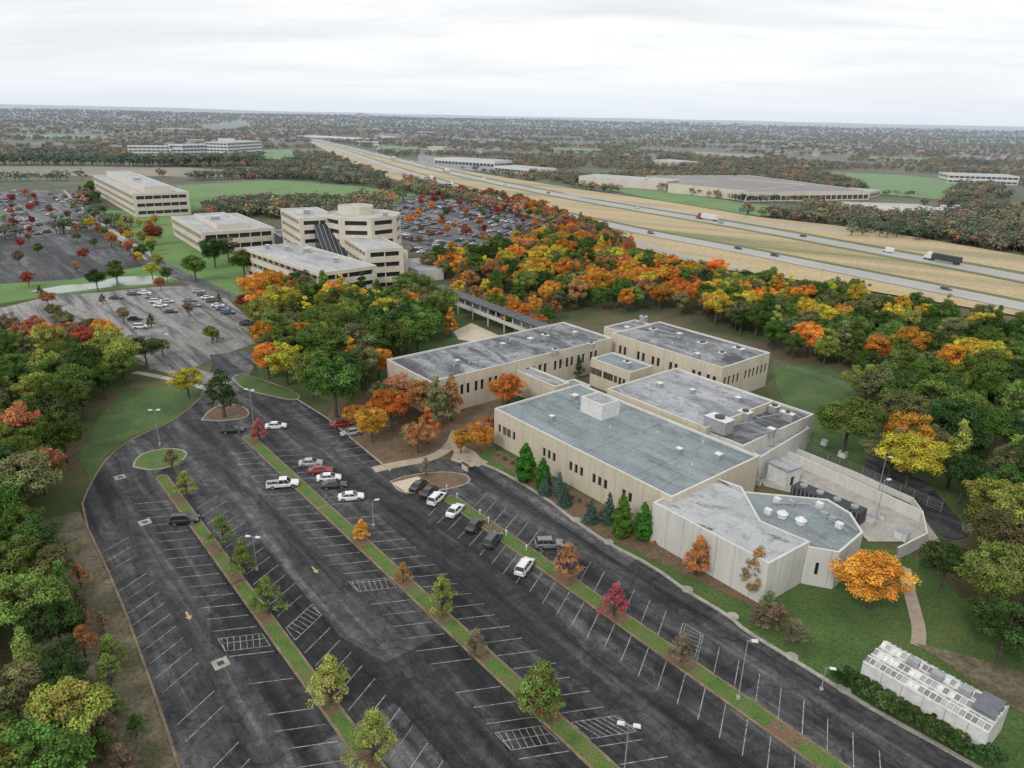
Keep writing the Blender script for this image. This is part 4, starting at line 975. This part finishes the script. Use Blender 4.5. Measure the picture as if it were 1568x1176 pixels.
# ------------------------------------------------------------------ street lamps
def lampmesh(dbl,h=9.0):
    mb=MB(); mb.tube((0,0,0),(0,0,.7),.25,.25,10,2); mb.tube((0,0,.7),(0,0,h),.08,.05,8,0)
    for sx in ((-1,1) if dbl else (1,)):
        mb.tube((0,0,h-.1),(sx*.5,0,h+.05),.05,.05,6,0); mb.box((sx*.8,0,h-.02),(.8,.45,.18),1,0,taper=.85)
    return mb.mesh('lamp',[M_GREYM,M_WHITE,M_CONC])
LM1=lampmesh(False); LM2=lampmesh(True)
def lamp(u,v,me,h=9.0,a=0):
    p=P(u,v,h); o=D.objects.new('street_lamp',me); COL.objects.link(o); o.location=(p.x,p.y,0); o.scale=(1,1,h/9.0); o.rotation_euler=(0,0,a)
for u,v,m_,h in [(382,597,LM2,9),(387,822,LM2,6),(236,628,LM2,8),(1145,981,LM1,9),(963,1110,LM2,9),(570,766,LM1,5),(1265,1022,LM1,3.5),(1357,700,LM1,8),(1355,735,LM1,9),(250,512,LM1,9),(133,440,LM1,9),(340,330,LM1,9),(640,300,LM1,10),(820,378,LM1,9),(1262,405,LM1,10)]: lamp(u,v,m_,h,random.uniform(-.3,.3))
for u,v in [(684,752),(700,765),(735,790),(748,802),(775,822),(806,845)]:
    p=G(u,v); b=MB(); b.tube((p.x,p.y,0),(p.x,p.y,1.0),.08,.07,8); b.box((p.x,p.y,1.0),(.24,.24,.3),0,ANG); b.obj('bollard_light',[M_WHITE])
b=MB(); p=G(1140,336); b.tube((p.x,p.y,0),(p.x,p.y,8),.25,.2,8,0); b.box((p.x-2,p.y,5.5),(6,.25,3),1,.1); b.obj('highway_sign',[M_GREYM,flat('sign_green',(.02,.16,.09))])
p=G(712,720); b=MB(); b.box((p.x,p.y,0),(1.8,.35,1.3),0,ANG); b.box((p.x,p.y,1.3),(2.0,.5,.15),1,ANG); b.obj('entrance_sign',[M_WALL,M_DARKM])
# ------------------------------------------------------------------ sky + sun
w=D.worlds.new('World'); SC.world=w; w.use_nodes=True; nt=w.node_tree; N=nt.nodes; L=nt.links
bg=N['Background']; sky=N.new('ShaderNodeTexSky'); sky.sky_type='NISHITA'; sky.sun_disc=False
SE=math.radians(42); SA=math.radians(215)
sky.sun_elevation=SE; sky.sun_rotation=SA
tc=N.new('ShaderNodeTexCoord'); sp=N.new('ShaderNodeSeparateXYZ'); L.new(tc.outputs['Generated'],sp.inputs[0])
ad=N.new('ShaderNodeMath'); ad.operation='ADD'; ad.inputs[1].default_value=.10; ab=N.new('ShaderNodeMath'); ab.operation='ABSOLUTE'; L.new(sp.outputs[2],ab.inputs[0]); L.new(ab.outputs[0],ad.inputs[0])
dv=N.new('ShaderNodeVectorMath'); dv.operation='DIVIDE'; cb=N.new('ShaderNodeCombineXYZ'); 
for i in range(3): L.new(ad.outputs[0],cb.inputs[i])
L.new(tc.outputs['Generated'],dv.inputs[0]); L.new(cb.outputs[0],dv.inputs[1])
mpp=N.new('ShaderNodeMapping'); mpp.inputs['Scale'].default_value=(.45,1,1); L.new(dv.outputs[0],mpp.inputs[0])
nf=noise(nt,mpp.outputs[0],.9,8,.58,.5)
cl=ramp(nt,nf,[(8.5,8.65,8.9),(9.6,9.7,9.85),(11.0,11.0,11.0)],.34,.60)
hz=ramp(nt,ab.outputs[0],[(7.6,8.4,9.4),(9.3,9.7,10.1)],0,.07)
hf_=ramp(nt,ab.outputs[0],[.95,.3,0.0],0,.14)
c=mixc(nt,hf_,cl,hz); c=mixc(nt,.95,sky.outputs[0],c); L.new(c,bg.inputs[0]); bg.inputs[1].default_value=.1
sun=D.objects.new('sun',D.lights.new('sun','SUN')); COL.objects.link(sun); sun.data.energy=1.4; sun.data.angle=math.radians(11); sun.data.color=(1,.95,.88)
sd=Vector((math.sin(SA)*math.cos(SE),math.cos(SA)*math.cos(SE),math.sin(SE)))
sun.rotation_euler=sd.to_track_quat('Z','Y').to_euler()
